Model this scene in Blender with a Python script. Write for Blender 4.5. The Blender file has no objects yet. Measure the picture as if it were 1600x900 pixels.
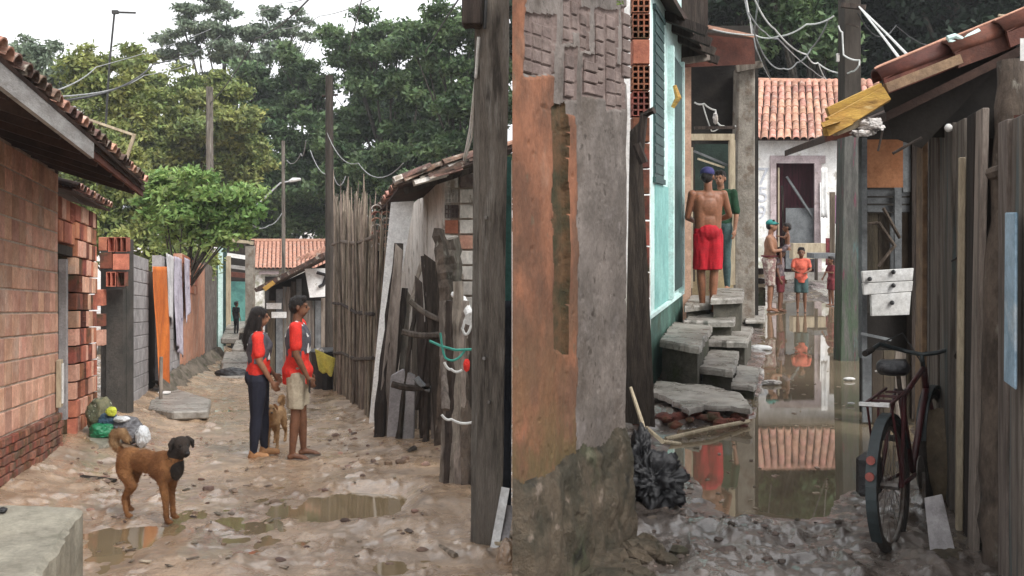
import bpy, bmesh, math, random
import numpy as np
from mathutils import Vector, Matrix, Euler
random.seed(7); rng = np.random.default_rng(7)
S = bpy.context.scene
COL = S.collection
R = math.radians
# ---------------------------------------------------------------- camera
cam_d = bpy.data.cameras.new('camera'); cam = bpy.data.objects.new('camera', cam_d); COL.objects.link(cam)
cam.location = (0, 0, 1.6); cam.rotation_euler = (R(90), 0, 0)
cam_d.sensor_width = 36; cam_d.lens = 33.75; cam_d.shift_y = -110/1600
cam_d.clip_end = 6000; cam_d.clip_start = 0.05
S.camera = cam
# ---------------------------------------------------------------- world, sun
SUN_EL, SUN_ROT = R(46), R(132)
W = bpy.data.worlds.new('World'); S.world = W; W.use_nodes = True
nt = W.node_tree; nt.nodes.clear()
wo = nt.nodes.new('ShaderNodeOutputWorld'); bg = nt.nodes.new('ShaderNodeBackground')
sky = nt.nodes.new('ShaderNodeTexSky'); sky.sky_type = 'NISHITA'; sky.sun_disc = False
sky.sun_elevation = SUN_EL; sky.sun_rotation = SUN_ROT; sky.air_density = 1.0; sky.dust_density = 6.0; sky.ozone_density = 1.0
hs = nt.nodes.new('ShaderNodeHueSaturation'); hs.inputs['Saturation'].default_value = 0.12
hs.inputs['Value'].default_value = 1.0
mxw = nt.nodes.new('ShaderNodeMix'); mxw.data_type = 'RGBA'; mxw.inputs[0].default_value = 0.7
mxw.inputs[7].default_value = (10.0, 10.2, 10.6, 1)       # even cloud layer over the sky
ctx = nt.nodes.new('ShaderNodeTexCoord'); cno = nt.nodes.new('ShaderNodeTexNoise'); cno.inputs['Scale'].default_value = 2.2; cno.inputs['Detail'].default_value = 6
nt.links.new(ctx.outputs['Generated'], cno.inputs[0]); crm = nt.nodes.new('ShaderNodeValToRGB'); crm.color_ramp.elements[0].position = .3; crm.color_ramp.elements[0].color = (8.3,8.5,8.9,1); crm.color_ramp.elements[1].position = .7; crm.color_ramp.elements[1].color = (11,11.1,11.3,1)
nt.links.new(cno.outputs[0], crm.inputs[0]); nt.links.new(crm.outputs[0], mxw.inputs[7])
nt.links.new(sky.outputs[0], hs.inputs['Color']); nt.links.new(hs.outputs[0], mxw.inputs[6])
nt.links.new(mxw.outputs[2], bg.inputs['Color']); bg.inputs['Strength'].default_value = 0.10
nt.links.new(bg.outputs[0], wo.inputs['Surface'])
sd = bpy.data.lights.new('sun', 'SUN'); sun = bpy.data.objects.new('sun', sd); COL.objects.link(sun)
sd.energy = 1.5; sd.angle = R(20); sd.color = (1.0, 0.97, 0.92)
sun.rotation_euler = (R(90)-SUN_EL, 0, R(180)-SUN_ROT)
S.view_settings.view_transform = 'Standard'; S.view_settings.look = 'None'
S.view_settings.exposure = 1.0; S.view_settings.gamma = 1.0

# ---------------------------------------------------------------- helpers
F = 1500.0
SL = 0.0967                       # the left lane runs downhill
def at(px, py, Y): return Vector(((px-800)/F*Y, Y, 1.6+(340-py)/F*Y))
def gL(Y): return -SL*min(Y, 60)
def LY(py): return 2400.0/(py-485)          # distance of a ground point of the left lane
def RY(py, z=0.0): return (1.6-z)*F/(py-340)
def Lg(px, py, h=0.0):
    Y = LY(py); v = at(px, py, Y); v.z = gL(Y)+h; return v
def Rg(px, py, z=0.0):
    Y = RY(py, z); return Vector(((px-800)/F*Y, Y, z))
WP = {}
def _set(o, label, cat, group, kind):
    if label: o['label'] = label
    if cat: o['category'] = cat
    if group: o['group'] = group
    if kind: o['kind'] = kind
def thing(name, label, cat, loc=(0,0,0), group=None):
    o = bpy.data.objects.new(name, None); COL.objects.link(o); o.empty_display_size = .1
    o.location = loc; WP[o] = Vector(loc); _set(o, label, cat, group, None); return o
def link(name, me, mat=None, parent=None, org=None, label=None, cat=None, group=None, kind=None):
    """me has world coordinates minus org"""
    if org is None: org = WP[parent] if parent else Vector((0,0,0))
    o = bpy.data.objects.new(name, me); COL.objects.link(o)
    if mat is not None and not me.materials: me.materials.append(mat)
    org = Vector(org); WP[o] = org.copy()
    if parent:
        o.parent = parent; o.location = org-WP[parent]
    else: o.location = org
    _set(o, label, cat, group, kind)
    return o
class MB:
    def __init__(s): s.v = []; s.f = []; s.mi = []; s.cur = 0
    def add(s, vs, fs):
        n = len(s.v); s.v += [Vector(v) for v in vs]; s.f += [tuple(i+n for i in f) for f in fs]; s.mi += [s.cur]*len(fs)
    def hexa(s, p):
        """8 corners: bottom loop 0-3, top loop 4-7"""
        s.add(p, [(3,2,1,0),(4,5,6,7),(0,1,5,4),(1,2,6,5),(2,3,7,6),(3,0,4,7)])
    def box(s, c, sz, rz=0, M=None):
        c = Vector(c); a, b, d = sz[0]/2, sz[1]/2, sz[2]/2
        P = [(-a,-b,-d),(a,-b,-d),(a,b,-d),(-a,b,-d),(-a,-b,d),(a,-b,d),(a,b,d),(-a,b,d)]
        m = M if M is not None else Matrix.Rotation(rz, 3, 'Z')
        s.hexa([c+m@Vector(p) for p in P])
    def beam(s, p0, p1, w, h, side=None, jit=0):
        """rectangular bar p0->p1, w across 'side', h the other way"""
        p0 = Vector(p0); p1 = Vector(p1); d = (p1-p0).normalized()
        sd_ = Vector(side) if side is not None else Vector((0,0,1)).cross(d)
        if sd_.length < 1e-4: sd_ = Vector((1,0,0))
        sd_ = (sd_-d*sd_.dot(d)).normalized(); o = d.cross(sd_)
        q = []
        for p in (p0, p1):
            for a, b in ((-1,-1),(1,-1),(1,1),(-1,1)):
                j = Vector((random.uniform(-jit,jit) for _ in range(3))) if jit else Vector((0,0,0))
                q.append(p+sd_*a*w/2+o*b*h/2+j)
        s.hexa(q)
    def tube(s, pts, r, n=8, cap=True):
        pts = [Vector(p) for p in pts]; rs = r if isinstance(r, (list, tuple)) else [r]*len(pts)
        vs = []; fs = []; prev = None
        for i, p in enumerate(pts):
            d = (pts[min(i+1, len(pts)-1)]-pts[max(i-1, 0)])
            d = d.normalized() if d.length > 1e-9 else Vector((0,0,1))
            a = prev if prev is not None else (Vector((0,0,1)) if abs(d.z) < .9 else Vector((1,0,0)))
            u = a-d*a.dot(d)
            if u.length < 1e-5: u = d.orthogonal()
            u.normalize(); prev = u; w = d.cross(u)
            for k in range(n):
                t = 2*math.pi*k/n; vs.append(p+(u*math.cos(t)+w*math.sin(t))*rs[i])
        for i in range(len(pts)-1):
            for k in range(n):
                k2 = (k+1) % n; fs.append((i*n+k, i*n+k2, (i+1)*n+k2, (i+1)*n+k))
        if cap: fs.append(tuple(range(n-1, -1, -1))); fs.append(tuple((len(pts)-1)*n+k for k in range(n)))
        s.add(vs, fs)
    def ball(s, c, r, n=10, m=7, sq=(1,1,1), M=None, noise=0):
        c = Vector(c); vs = []; fs = []
        for i in range(m+1):
            ph = math.pi*i/m
            for k in range(n):
                t = 2*math.pi*k/n
                v = Vector((math.sin(ph)*math.cos(t)*sq[0], math.sin(ph)*math.sin(t)*sq[1], math.cos(ph)*sq[2]))*r
                if noise: v *= 1+noise*math.sin(5*v.x/r+c.x*9)*math.cos(4*v.y/r+c.y*7+v.z/r*3)
                if M is not None: v = M@v
                vs.append(c+v)
        for i in range(m):
            for k in range(n):
                k2 = (k+1) % n; fs.append((i*n+k, i*n+k2, (i+1)*n+k2, (i+1)*n+k))
        s.add(vs, fs)
    def prism(s, pts, d):
        """polygon pts (3D) extruded by vector d"""
        n = len(pts); pts = [Vector(p) for p in pts]; d = Vector(d)
        s.add(pts+[p+d for p in pts], [tuple(range(n-1,-1,-1)), tuple(range(n, 2*n))]+[(i, (i+1)%n, (i+1)%n+n, i+n) for i in range(n)])
    def mesh(s, name, org=(0,0,0), smooth=False):
        org = Vector(org); me = bpy.data.meshes.new(name)
        me.from_pydata([v-org for v in s.v], [], s.f)
        if len(set(s.mi)) > 1: me.polygons.foreach_set('material_index', s.mi)
        if smooth: me.polygons.foreach_set('use_smooth', [True]*len(me.polygons))
        me.update()
        bm = bmesh.new(); bm.from_mesh(me); bmesh.ops.recalc_face_normals(bm, faces=bm.faces); bm.to_mesh(me); bm.free()
        return me
    def build(s, name, mat, parent=None, label=None, cat=None, group=None, kind=None, smooth=False, org=None, bevel=0):
        if org is None: 
            if parent: org = WP[parent]
            else:
                xs = [v.x for v in s.v]; ys = [v.y for v in s.v]; zs = [v.z for v in s.v]
                org = Vector(((min(xs)+max(xs))/2, (min(ys)+max(ys))/2, min(zs)))
        me = s.mesh(name, org, smooth)
        if bevel:
            bm = bmesh.new(); bm.from_mesh(me)
            bmesh.ops.bevel(bm, geom=list(bm.edges), offset=bevel, segments=1, affect='EDGES', clamp_overlap=True)
            bm.to_mesh(me); bm.free()
        if isinstance(mat, (list, tuple)):
            for m in mat: me.materials.append(m)
            mat = None
        return link(name, me, mat, parent, org, label, cat, group, kind)

# numpy value noise
def _h(ix, iy, iz=0):
    n = (ix*374761393+iy*668265263+iz*2147483647 % 1013904223) & 0xffffffff
    n = ((n ^ (n >> 13))*1274126177) & 0xffffffff
    return ((n ^ (n >> 16)) & 0xffff)/65535.0
def vnoise(x, y, seed=0):
    x = np.asarray(x, float)+seed*17.3; y = np.asarray(y, float)+seed*31.7
    xi = np.floor(x).astype(np.int64); yi = np.floor(y).astype(np.int64)
    fx = x-xi; fy = y-yi; fx = fx*fx*(3-2*fx); fy = fy*fy*(3-2*fy)
    a = _h(xi, yi); b = _h(xi+1, yi); c = _h(xi, yi+1); d = _h(xi+1, yi+1)
    return (a*(1-fx)+b*fx)*(1-fy)+(c*(1-fx)+d*fx)*fy
def fbm(x, y, oct=4, seed=0, gain=.5):
    s = 0; a = 1; t = 0
    for i in range(oct):
        s = s+a*vnoise(x*2**i, y*2**i, seed+i); t += a; a *= gain
    return s/t-.5

# ---------------------------------------------------------------- materials
def C4(c): return (c[0], c[1], c[2], 1)
def mat(name, c1, c2=None, scale=4, rough=.85, bump=.3, bs=30, rand=0.0, spots=(), stretch=None, spec=.3,
        island=False, rrange=None, metal=0, trans=0, grain=.34, contrast=(.38,.62)):
    """spots: list of (colour, scale, low, high, strength[, zmax, zfade])"""
    m = bpy.data.materials.new(name); m.use_nodes = True; n = m.node_tree; N = n.nodes; L = n.links
    b = N['Principled BSDF']; geo = N.new('ShaderNodeNewGeometry')
    mp = N.new('ShaderNodeMapping'); mp.inputs['Scale'].default_value = stretch or (1,1,1); L.new(geo.outputs['Position'], mp.inputs[0])
    vec = mp.outputs[0]
    def noise(sc, det=6, ro=.6):
        t = N.new('ShaderNodeTexNoise'); t.inputs['Scale'].default_value = sc; t.inputs['Detail'].default_value = det
        t.inputs['Roughness'].default_value = ro; L.new(vec, t.inputs[0]); return t.outputs[0]
    def ramp(src, a, c):
        r = N.new('ShaderNodeMapRange'); r.interpolation_type = 'SMOOTHSTEP'; r.inputs[1].default_value = a; r.inputs[2].default_value = c; L.new(src, r.inputs[0]); return r.outputs[0]
    def mix(f, a, c):
        x = N.new('ShaderNodeMix'); x.data_type = 'RGBA'
        if hasattr(f, 'is_linked'): L.new(f, x.inputs[0])
        else: x.inputs[0].default_value = f
        for i, q in ((6, a), (7, c)):
            if hasattr(q, 'is_linked'): L.new(q, x.inputs[i])
            else: x.inputs[i].default_value = C4(q)
        return x.outputs[2]
    c2 = c2 or tuple(v*.75 for v in c1)
    col = mix(ramp(noise(scale, 8, .65), *contrast), c1, c2)
    if rand or island:
        if island: rv = geo.outputs['Random Per Island']
        else: rv = N.new('ShaderNodeObjectInfo').outputs['Random']
        h = N.new('ShaderNodeHueSaturation'); L.new(col, h.inputs['Color'])
        mr = N.new('ShaderNodeMapRange'); mr.inputs[3].default_value = 1-rand; mr.inputs[4].default_value = 1+rand; L.new(rv, mr.inputs[0]); L.new(mr.outputs[0], h.inputs['Value'])
        m2 = N.new('ShaderNodeMath'); m2.operation = 'MULTIPLY'; m2.inputs[1].default_value = 7.31; L.new(rv, m2.inputs[0])
        m3 = N.new('ShaderNodeMath'); m3.operation = 'FRACT'; L.new(m2.outputs[0], m3.inputs[0])
        mh = N.new('ShaderNodeMapRange'); mh.inputs[3].default_value = .5-.035*rand; mh.inputs[4].default_value = .5+.035*rand; L.new(m3.outputs[0], mh.inputs[0]); L.new(mh.outputs[0], h.inputs['Hue'])
        col = h.outputs[0]
    sep = None
    for sp in spots:
        f = ramp(noise(sp[1], 7, .6), sp[2], sp[3])
        mm = N.new('ShaderNodeMath'); mm.operation = 'MULTIPLY'; mm.inputs[1].default_value = sp[4]; L.new(f, mm.inputs[0]); f = mm.outputs[0]
        if len(sp) > 5:
            if sep is None:
                sx = N.new('ShaderNodeSeparateXYZ'); L.new(geo.outputs['Position'], sx.inputs[0]); sep = sx
            zr = N.new('ShaderNodeMapRange'); zr.inputs[1].default_value = sp[5]; zr.inputs[2].default_value = sp[5]-sp[6]
            L.new(sep.outputs[2], zr.inputs[0]); mm = N.new('ShaderNodeMath'); mm.operation = 'MULTIPLY'; L.new(f, mm.inputs[0]); L.new(zr.outputs[0], mm.inputs[1]); f = mm.outputs[0]
        col = mix(f, col, sp[0])
    if grain:
        gv = N.new('ShaderNodeMapRange'); gv.inputs[1].default_value = .3; gv.inputs[2].default_value = .7; gv.inputs[3].default_value = 1-grain; gv.inputs[4].default_value = 1+grain
        ga = N.new('ShaderNodeMath'); ga.operation = 'MULTIPLY_ADD'; ga.inputs[1].default_value = .55; L.new(noise(42, 4, .75), ga.inputs[0])
        gb = N.new('ShaderNodeMath'); gb.operation = 'MULTIPLY'; gb.inputs[1].default_value = .45; L.new(noise(11, 5, .7), gb.inputs[0]); L.new(gb.outputs[0], ga.inputs[2])
        L.new(ga.outputs[0], gv.inputs[0]); gh = N.new('ShaderNodeHueSaturation'); L.new(gv.outputs[0], gh.inputs['Value']); L.new(col, gh.inputs['Color']); col = gh.outputs[0]
    L.new(col, b.inputs['Base Color'])
    b.inputs['Roughness'].default_value = rough; b.inputs['Specular IOR Level'].default_value = spec; b.inputs['Metallic'].default_value = metal
    if rrange:
        r = N.new('ShaderNodeMapRange'); L.new(noise(rrange[2], 5), r.inputs[0]); r.inputs[1].default_value = .38; r.inputs[2].default_value = .62
        r.inputs[3].default_value = rrange[0]; r.inputs[4].default_value = rrange[1]; L.new(r.outputs[0], b.inputs['Roughness'])
    if trans: b.inputs['Transmission Weight'].default_value = trans
    if bump:
        bp = N.new('ShaderNodeBump'); bp.inputs['Strength'].default_value = bump; bp.inputs['Distance'].default_value = .03
        L.new(noise(bs, 8, .7), bp.inputs['Height']); L.new(bp.outputs[0], b.inputs['Normal'])
    m['nodes_col'] = 1
    return m
def leafmat(name, c1, c2, var=.35, tr=.25):
    m = mat(name, c1, c2, scale=.8, rough=.55, bump=0, rand=var, island=True, spec=.35)
    n = m.node_tree; b = n.nodes['Principled BSDF']; src = b.inputs['Base Color'].links[0].from_socket
    t = n.nodes.new('ShaderNodeBsdfTranslucent'); n.links.new(src, t.inputs[0])
    x = n.nodes.new('ShaderNodeMixShader'); x.inputs[0].default_value = tr
    n.links.new(b.outputs[0], x.inputs[1]); n.links.new(t.outputs[0], x.inputs[2]); n.links.new(x.outputs[0], n.nodes['Material Output'].inputs[0])
    return m
K = {}
MOSS = (.045,.052,.022)
K['brick'] = mat('brick', (.58,.34,.245), (.47,.25,.175), 5, .85, .35, 60, rand=.25, spots=[((.58,.46,.38), 2.2, .54, .72, .55)])
K['brick_dark'] = mat('brick_dark', (.25,.085,.05), (.12,.05,.035), 6, .85, .4, 60, rand=.4, spots=[(MOSS, 5, .5, .7, .8)])
K['brick_bright'] = mat('brick_bright', (.45,.17,.10), (.33,.115,.07), 6, .8, .3, 60, rand=.25)
K['mortar'] = mat('mortar', (.52,.42,.34), (.40,.31,.25), 6, .9, .4, 70)
K['foundation'] = mat('foundation', (.30,.12,.08), (.15,.09,.065), 4, .9, .6, 30, spots=[(MOSS, 6, .5, .68, .7)], rand=.25)
K['plaster_orange'] = mat('plaster_orange', (.21,.09,.05), (.11,.052,.031), 3, .85, .4, 35, spots=[((.10,.055,.035), 2.6, .48, .60, .8), ((.10,.07,.045), 9, .60, .67, .8), ((.27,.16,.11), 4, .58, .72, .6), ((.15,.085,.04), 3, .4, .6, .8, 1.3, .7), (MOSS, 3, .4, .6, .9, .85, .45)], stretch=(1.15,1.15,.7))
K['plaster_terracotta'] = mat('plaster_terracotta', (.46,.225,.145), (.34,.16,.10), 3, .85, .35, 35, spots=[((.40,.30,.24), 2, .5, .68, .6), ((.16,.10,.07), 5, .56, .68, .6)])
K['plaster_grey'] = mat('plaster_grey', (.165,.14,.125), (.095,.08,.07), 3, .7, .45, 35, spots=[((.27,.235,.225), 3, .56, .72, .7), ((.085,.068,.056), 2.4, .48, .62, .7), ((.045,.036,.03), 22, .60, .66, .8)], rrange=(.45,.9,6), stretch=(1,1,.8))
K['foundation_grey'] = mat('foundation_grey', (.17,.14,.11), (.085,.072,.055), 3, .8, .9, 14, spots=[(MOSS, 4, .5, .64, .7), ((.25,.2,.16), 6, .6, .7, .6)])
K['moss_rubble'] = mat('moss_rubble', (.085,.065,.045), (.038,.033,.022), 5, .7, .9, 18, spots=[((.19,.15,.12), 8, .60, .68, .8), ((.045,.06,.028), 2, .54, .68, .7), ((.018,.016,.012), 6, .6, .68, .9)], rrange=(.5,.95,7))
K['rib_brick'] = mat('rib_brick', (.19,.145,.13), (.13,.096,.085), 8, .8, .5, 60, rand=.1)
K['groove'] = mat('groove', (.09,.05,.025), (.04,.035,.018), 8, .9, .6, 25)
K['block_grey'] = mat('block_grey', (.34,.32,.32), (.25,.235,.235), 4, .85, .4, 50, rand=.12, spots=[((.10,.09,.08), 3, .6, .75, .5)])
K['plaster_dark'] = mat('plaster_dark', (.045,.042,.038), (.07,.062,.055), 3, .9, .5, 30)
K['concrete'] = mat('concrete', (.27,.25,.20), (.19,.175,.14), 2.5, .75, .35, 45, spots=[((.10,.10,.07), 5, .55, .75, .6), ((.32,.31,.27), 3, .6, .8, .5)], rrange=(.3,.85,3))
K['concrete_wet'] = mat('concrete_wet', (.30,.28,.25), (.20,.18,.16), 3, .5, .4, 30, spots=[((.11,.095,.07), 6, .52, .7, .75)], rrange=(.18,.6,4), spec=.5)
K['concrete_step'] = mat('concrete_step', (.20,.185,.155), (.11,.10,.08), 4, .6, .5, 25, spots=[((.05,.045,.035), 5, .52, .64, .8)], rrange=(.15,.6,5), spec=.7)
K['white_wall'] = mat('white_wall', (.82,.81,.79), (.70,.68,.65), 2.5, .85, .3, 40, spots=[((.33,.29,.23), 4, .56, .68, .75), ((.22,.22,.13), 3, .4, .6, .8, 1.6, 1.1)])
K['white_board'] = mat('white_board', (.82,.82,.81), (.74,.73,.72), 3, .6, .15, 40, spots=[((.30,.25,.2), 6, .66, .75, .6)])
K['limewash'] = mat('limewash', (.68,.64,.59), (.54,.49,.44), 2.5, .85, .4, 35, spots=[((.20,.15,.11), 6, .56, .66, .8), ((.62,.59,.55), 2.5, .55, .7, .6)], stretch=(1,1,.5))
K['mint'] = mat('mint', (.58,.76,.73), (.50,.68,.65), 2, .7, .15, 40, spots=[((.62,.68,.66), 2, .52, .72, .6), ((.22,.28,.25), 7, .64, .74, .5)])
K['teal'] = mat('teal', (.10,.27,.24), (.06,.17,.16), 3, .6, .2, 40, spots=[((.14,.2,.16), 6, .6, .75, .5)])
K['teal_low'] = mat('teal_low', (.085,.17,.14), (.05,.095,.075), 3, .7, .3, 40, spots=[(MOSS, 4, .5, .7, .6)])
K['teal_dark'] = mat('teal_dark', (.035,.075,.07), (.02,.045,.045), 4, .5, .15, 40)
K['peach'] = mat('peach', (.55,.36,.26), (.42,.26,.18), 3, .8, .2, 40, spots=[((.2,.13,.1), 8, .6, .72, .6)])
K['pale_wood'] = mat('pale_wood', (.45,.38,.27), (.33,.27,.19), 4, .75, .3, 30, stretch=(3,3,.5))
K['wood_grey'] = mat('wood_grey', (.27,.23,.195), (.14,.115,.095), 3, .85, .9, 14, rand=.35, stretch=(5,5,.6), spots=[((.25,.22,.19), 4, .6, .75, .5), ((.05,.042,.035), 4, .55, .7, .6)])
K['wood_fence'] = mat('wood_fence', (.27,.22,.175), (.14,.11,.085), 4, .9, .9, 20, rand=.5, stretch=(4,4,.7), spots=[((.24,.20,.16), 5, .6, .75, .6)])
K['wood_dark'] = mat('wood_dark', (.062,.047,.038), (.028,.021,.017), 4, .85, .9, 16, rand=.35, stretch=(5,5,.5), spots=[((.13,.10,.075), 4, .62, .75, .5)])
K['wood_blue'] = mat('wood_blue', (.21,.18,.155), (.10,.082,.068), 3, .8, .8, 16, rand=.25, stretch=(6,6,.5), spots=[((.08,.125,.13), 2, .52, .66, .7), ((.20,.17,.14), 7, .6, .72, .6)])
K['bark'] = mat('bark', (.13,.10,.078), (.055,.042,.033), 5, .9, 1.0, 14, stretch=(2,2,.8), spots=[((.27,.25,.21), 7, .6, .7, .6)])
K['pole'] = mat('pole', (.19,.165,.14), (.11,.095,.08), 3, .85, .7, 22, stretch=(4,4,.5), spots=[((.30,.28,.25), 2.2, .56, .66, .7), ((.045,.038,.032), 3, .54, .64, .8), ((.07,.075,.05), 4, .5, .7, .5, 0.6, 1.6)])
K['pole_light'] = mat('pole_light', (.21,.19,.165), (.12,.105,.09), 3, .85, .7, 22, stretch=(4,4,.5), spots=[((.06,.05,.042), 3, .54, .66, .8)])
K['pole_green'] = mat('pole_green', (.12,.115,.105), (.07,.068,.062), 4, .8, .4, 30, stretch=(4,4,.6), spots=[((.06,.10,.055), 5, .4, .6, .7, 1.6, 1.0), ((.10,.20,.20), 3, .58, .68, .45), ((.16,.045,.07), 3.3, .6, .68, .8)])
K['pole_dark'] = mat('pole_dark', (.055,.045,.037), (.032,.026,.021), 4, .85, .4, 30, stretch=(4,4,.5))
K['pillar'] = mat('pillar', (.26,.235,.20), (.17,.15,.125), 4, .9, .6, 25, spots=[((.13,.095,.07), 5, .5, .64, .8), ((.36,.33,.29), 4, .6, .75, .6)])
K['tile'] = mat('tile', (.50,.27,.20), (.36,.18,.13), 8, .8, .35, 40, rand=.3, spots=[((.62,.50,.43), 6, .54, .68, .8), ((.13,.09,.07), 6, .60, .7, .7)])
K['tile_dark'] = mat('tile_dark', (.17,.10,.075), (.07,.05,.042), 8, .85, .4, 40, rand=.5, spots=[((.42,.38,.32), 9, .55, .66, .8)])
K['tile_red'] = mat('tile_red', (.13,.038,.024), (.075,.026,.018), 4, .7, .3, 30, rand=.2, spots=[((.30,.13,.085), 5, .58, .75, .5), ((.06,.03,.02), 6, .6, .75, .5)])
K['tile_edge'] = mat('tile_edge', (.50,.28,.20), (.38,.20,.14), 5, .8, .2, 40)
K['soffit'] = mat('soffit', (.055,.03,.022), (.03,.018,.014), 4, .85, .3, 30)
K['rust'] = mat('rust', (.13,.045,.03), (.08,.03,.022), 4, .8, .3, 30)
K['amber'] = mat('amber', (.50,.31,.07), (.36,.20,.05), 5, .7, .4, 25, stretch=(1,1,4), spots=[((.16,.09,.03), 6, .58, .7, .7), ((.62,.50,.25), 5, .6, .74, .6)])
K['amber_brown'] = mat('amber_brown', (.26,.17,.10), (.15,.095,.06), 5, .7, .4, 25)
K['fascia'] = mat('fascia', (.33,.32,.31), (.24,.225,.215), 4, .8, .3, 30, stretch=(1,.6,3), spots=[((.14,.12,.1), 5, .6, .72, .5)])
K['black_plastic'] = mat('black_plastic', (.012,.012,.014), (.02,.02,.022), 5, .35, .5, 14, spec=.5)
K['tarp'] = mat('tarp', (.028,.036,.052), (.05,.06,.08), 2, .5, .5, 8, spec=.4)
K['orange_cloth'] = mat('orange_cloth', (.62,.175,.035), (.48,.12,.025), 2.5, .75, .6, 7, stretch=(1,1,.6))
K['towel'] = mat('towel', (.46,.43,.50), (.33,.30,.36), 4, .9, .5, 14, spots=[((.08,.08,.14), 6, .62, .66, .9)])
K['towel_pale'] = mat('towel_pale', (.58,.57,.58), (.45,.44,.45), 4, .9, .5, 14)
K['yellow_cloth'] = mat('yellow_cloth', (.58,.50,.10), (.46,.38,.08), 5, .8, .5, 12, spots=[((.2,.17,.07), 9, .62, .68, .7)])
K['green_bag'] = mat('green_bag', (.02,.22,.10), (.015,.14,.06), 4, .35, .6, 10, spec=.5)
K['grey_bag'] = mat('grey_bag', (.17,.17,.18), (.10,.10,.11), 4, .5, .6, 10)
K['white_bag'] = mat('white_bag', (.62,.64,.66), (.48,.5,.52), 4, .4, .6, 10, spec=.5)
K['camo_bag'] = mat('camo_bag', (.16,.15,.09), (.07,.08,.05), 9, .8, .5, 12, spots=[((.55,.55,.45), 9, .6, .64, .9)])
K['blue_bag'] = mat('blue_bag', (.05,.10,.15), (.03,.06,.1), 4, .5, .6, 10)
K['lime'] = mat('lime', (.50,.55,.06), (.4,.42,.05), 4, .7, .4, 10)
K['white_paint'] = mat('white_paint', (.70,.70,.69), (.55,.54,.52), 5, .6, .15, 30, spots=[((.33,.27,.2), 7, .62, .72, .5)])
K['panel_grey'] = mat('panel_grey', (.17,.18,.185), (.11,.115,.12), 4, .75, .3, 30, rand=.2)
K['panel_orange'] = mat('panel_orange', (.36,.16,.075), (.28,.115,.05), 3, .8, .2, 30)
K['panel_brown'] = mat('panel_brown', (.095,.075,.052), (.055,.043,.032), 4, .85, .4, 30, rand=.3, stretch=(3,3,.6), spots=[((.10,.12,.07), 4, .6, .75, .5)])
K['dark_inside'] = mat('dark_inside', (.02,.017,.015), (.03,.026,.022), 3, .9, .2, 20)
K['curtain'] = mat('curtain', (.075,.02,.03), (.045,.015,.02), 3, .9, .3, 12, stretch=(6,6,.5))
K['yellow_wall'] = mat('yellow_wall', (.36,.28,.16), (.26,.20,.12), 3, .85, .3, 30)
K['frame_pink'] = mat('frame_pink', (.46,.38,.39), (.34,.28,.28), 4, .8, .3, 30, spots=[((.2,.16,.14), 7, .58, .7, .6)])
K['door_grey'] = mat('door_grey', (.15,.16,.165), (.10,.105,.11), 4, .7, .2, 30)
K['metal'] = mat('metal', (.20,.19,.18), (.10,.08,.065), 9, .5, .1, 40, metal=.6)
K['steel_paint'] = mat('steel_paint', (.55,.56,.57), (.42,.43,.44), 5, .5, .1, 40)
K['rubber'] = mat('rubber', (.022,.021,.02), (.04,.033,.028), 9, .8, .4, 60)
K['bike_red'] = mat('bike_red', (.06,.010,.012), (.03,.006,.007), 9, .45, .1, 50, spec=.5)
K['bike_dark'] = mat('bike_dark', (.022,.033,.036), (.012,.017,.018), 9, .5, .1, 50, spec=.5)
K['reflector'] = mat('reflector', (.30,.07,.055), (.2,.05,.04), 9, .4, .1, 50, spec=.6)
K['sack'] = mat('sack', (.13,.10,.065), (.085,.065,.045), 7, .9, .5, 30)
K['cable'] = mat('cable', (.30,.31,.31), (.2,.2,.2), 4, .6, 0)
K['cable_white'] = mat('cable_white', (.62,.62,.6), (.5,.5,.48), 4, .6, 0)
K['cable_dark'] = mat('cable_dark', (.05,.05,.05), (.03,.03,.03), 4, .6, 0)
K['cable_teal'] = mat('cable_teal', (.05,.28,.22), (.04,.2,.16), 4, .6, 0)
K['blue_sheet'] = mat('blue_sheet', (.30,.42,.52), (.10,.19,.27), 1.5, .5, .2, 20, spots=[((.55,.62,.66), 3, .58, .7, .7)])
K['rag'] = mat('rag', (.62,.60,.58), (.40,.36,.33), 10, .9, .5, 30, spots=[((.05,.04,.04), 15, .55, .6, .8)])
K['leafA'] = leafmat('leaf_olive', (.27,.29,.09), (.14,.19,.06), .45)
K['leafB'] = leafmat('leaf_deep', (.135,.205,.085), (.055,.10,.045), .45)
K['leafC'] = leafmat('leaf_bright', (.29,.40,.13), (.14,.24,.07), .55, .4)
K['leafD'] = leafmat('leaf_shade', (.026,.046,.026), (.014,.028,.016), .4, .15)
K['leafE'] = leafmat('leaf_grey', (.21,.26,.18), (.11,.15,.10), .45)
K['trunk'] = mat('trunk', (.09,.08,.065), (.05,.045,.037), 5, .9, .5, 25)
K['skinA'] = mat('skin_tan', (.27,.135,.08), (.22,.105,.062), 8, .5, .05, 60)
K['skinB'] = mat('skin_brown', (.17,.078,.045), (.13,.06,.035), 8, .5, .05, 60)
K['skinC'] = mat('skin_back', (.24,.10,.055), (.19,.08,.042), 8, .45, .05, 60)
K['hair'] = mat('hair', (.013,.010,.009), (.02,.015,.013), 30, .5, .5, 90, stretch=(3,3,.4))
K['shirt_red'] = mat('shirt_red', (.70,.045,.03), (.58,.03,.022), 5, .85, .3, 18)
K['vest'] = mat('vest', (.10,.095,.11), (.06,.056,.068), 8, .85, .5, 25)
K['strap'] = mat('strap', (.70,.69,.68), (.55,.54,.53), 8, .8, .2, 25)
K['leggings'] = mat('leggings', (.012,.014,.026), (.018,.02,.034), 5, .8, .3, 20)
K['beige'] = mat('beige', (.40,.345,.26), (.32,.27,.20), 6, .9, .4, 18)
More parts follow.
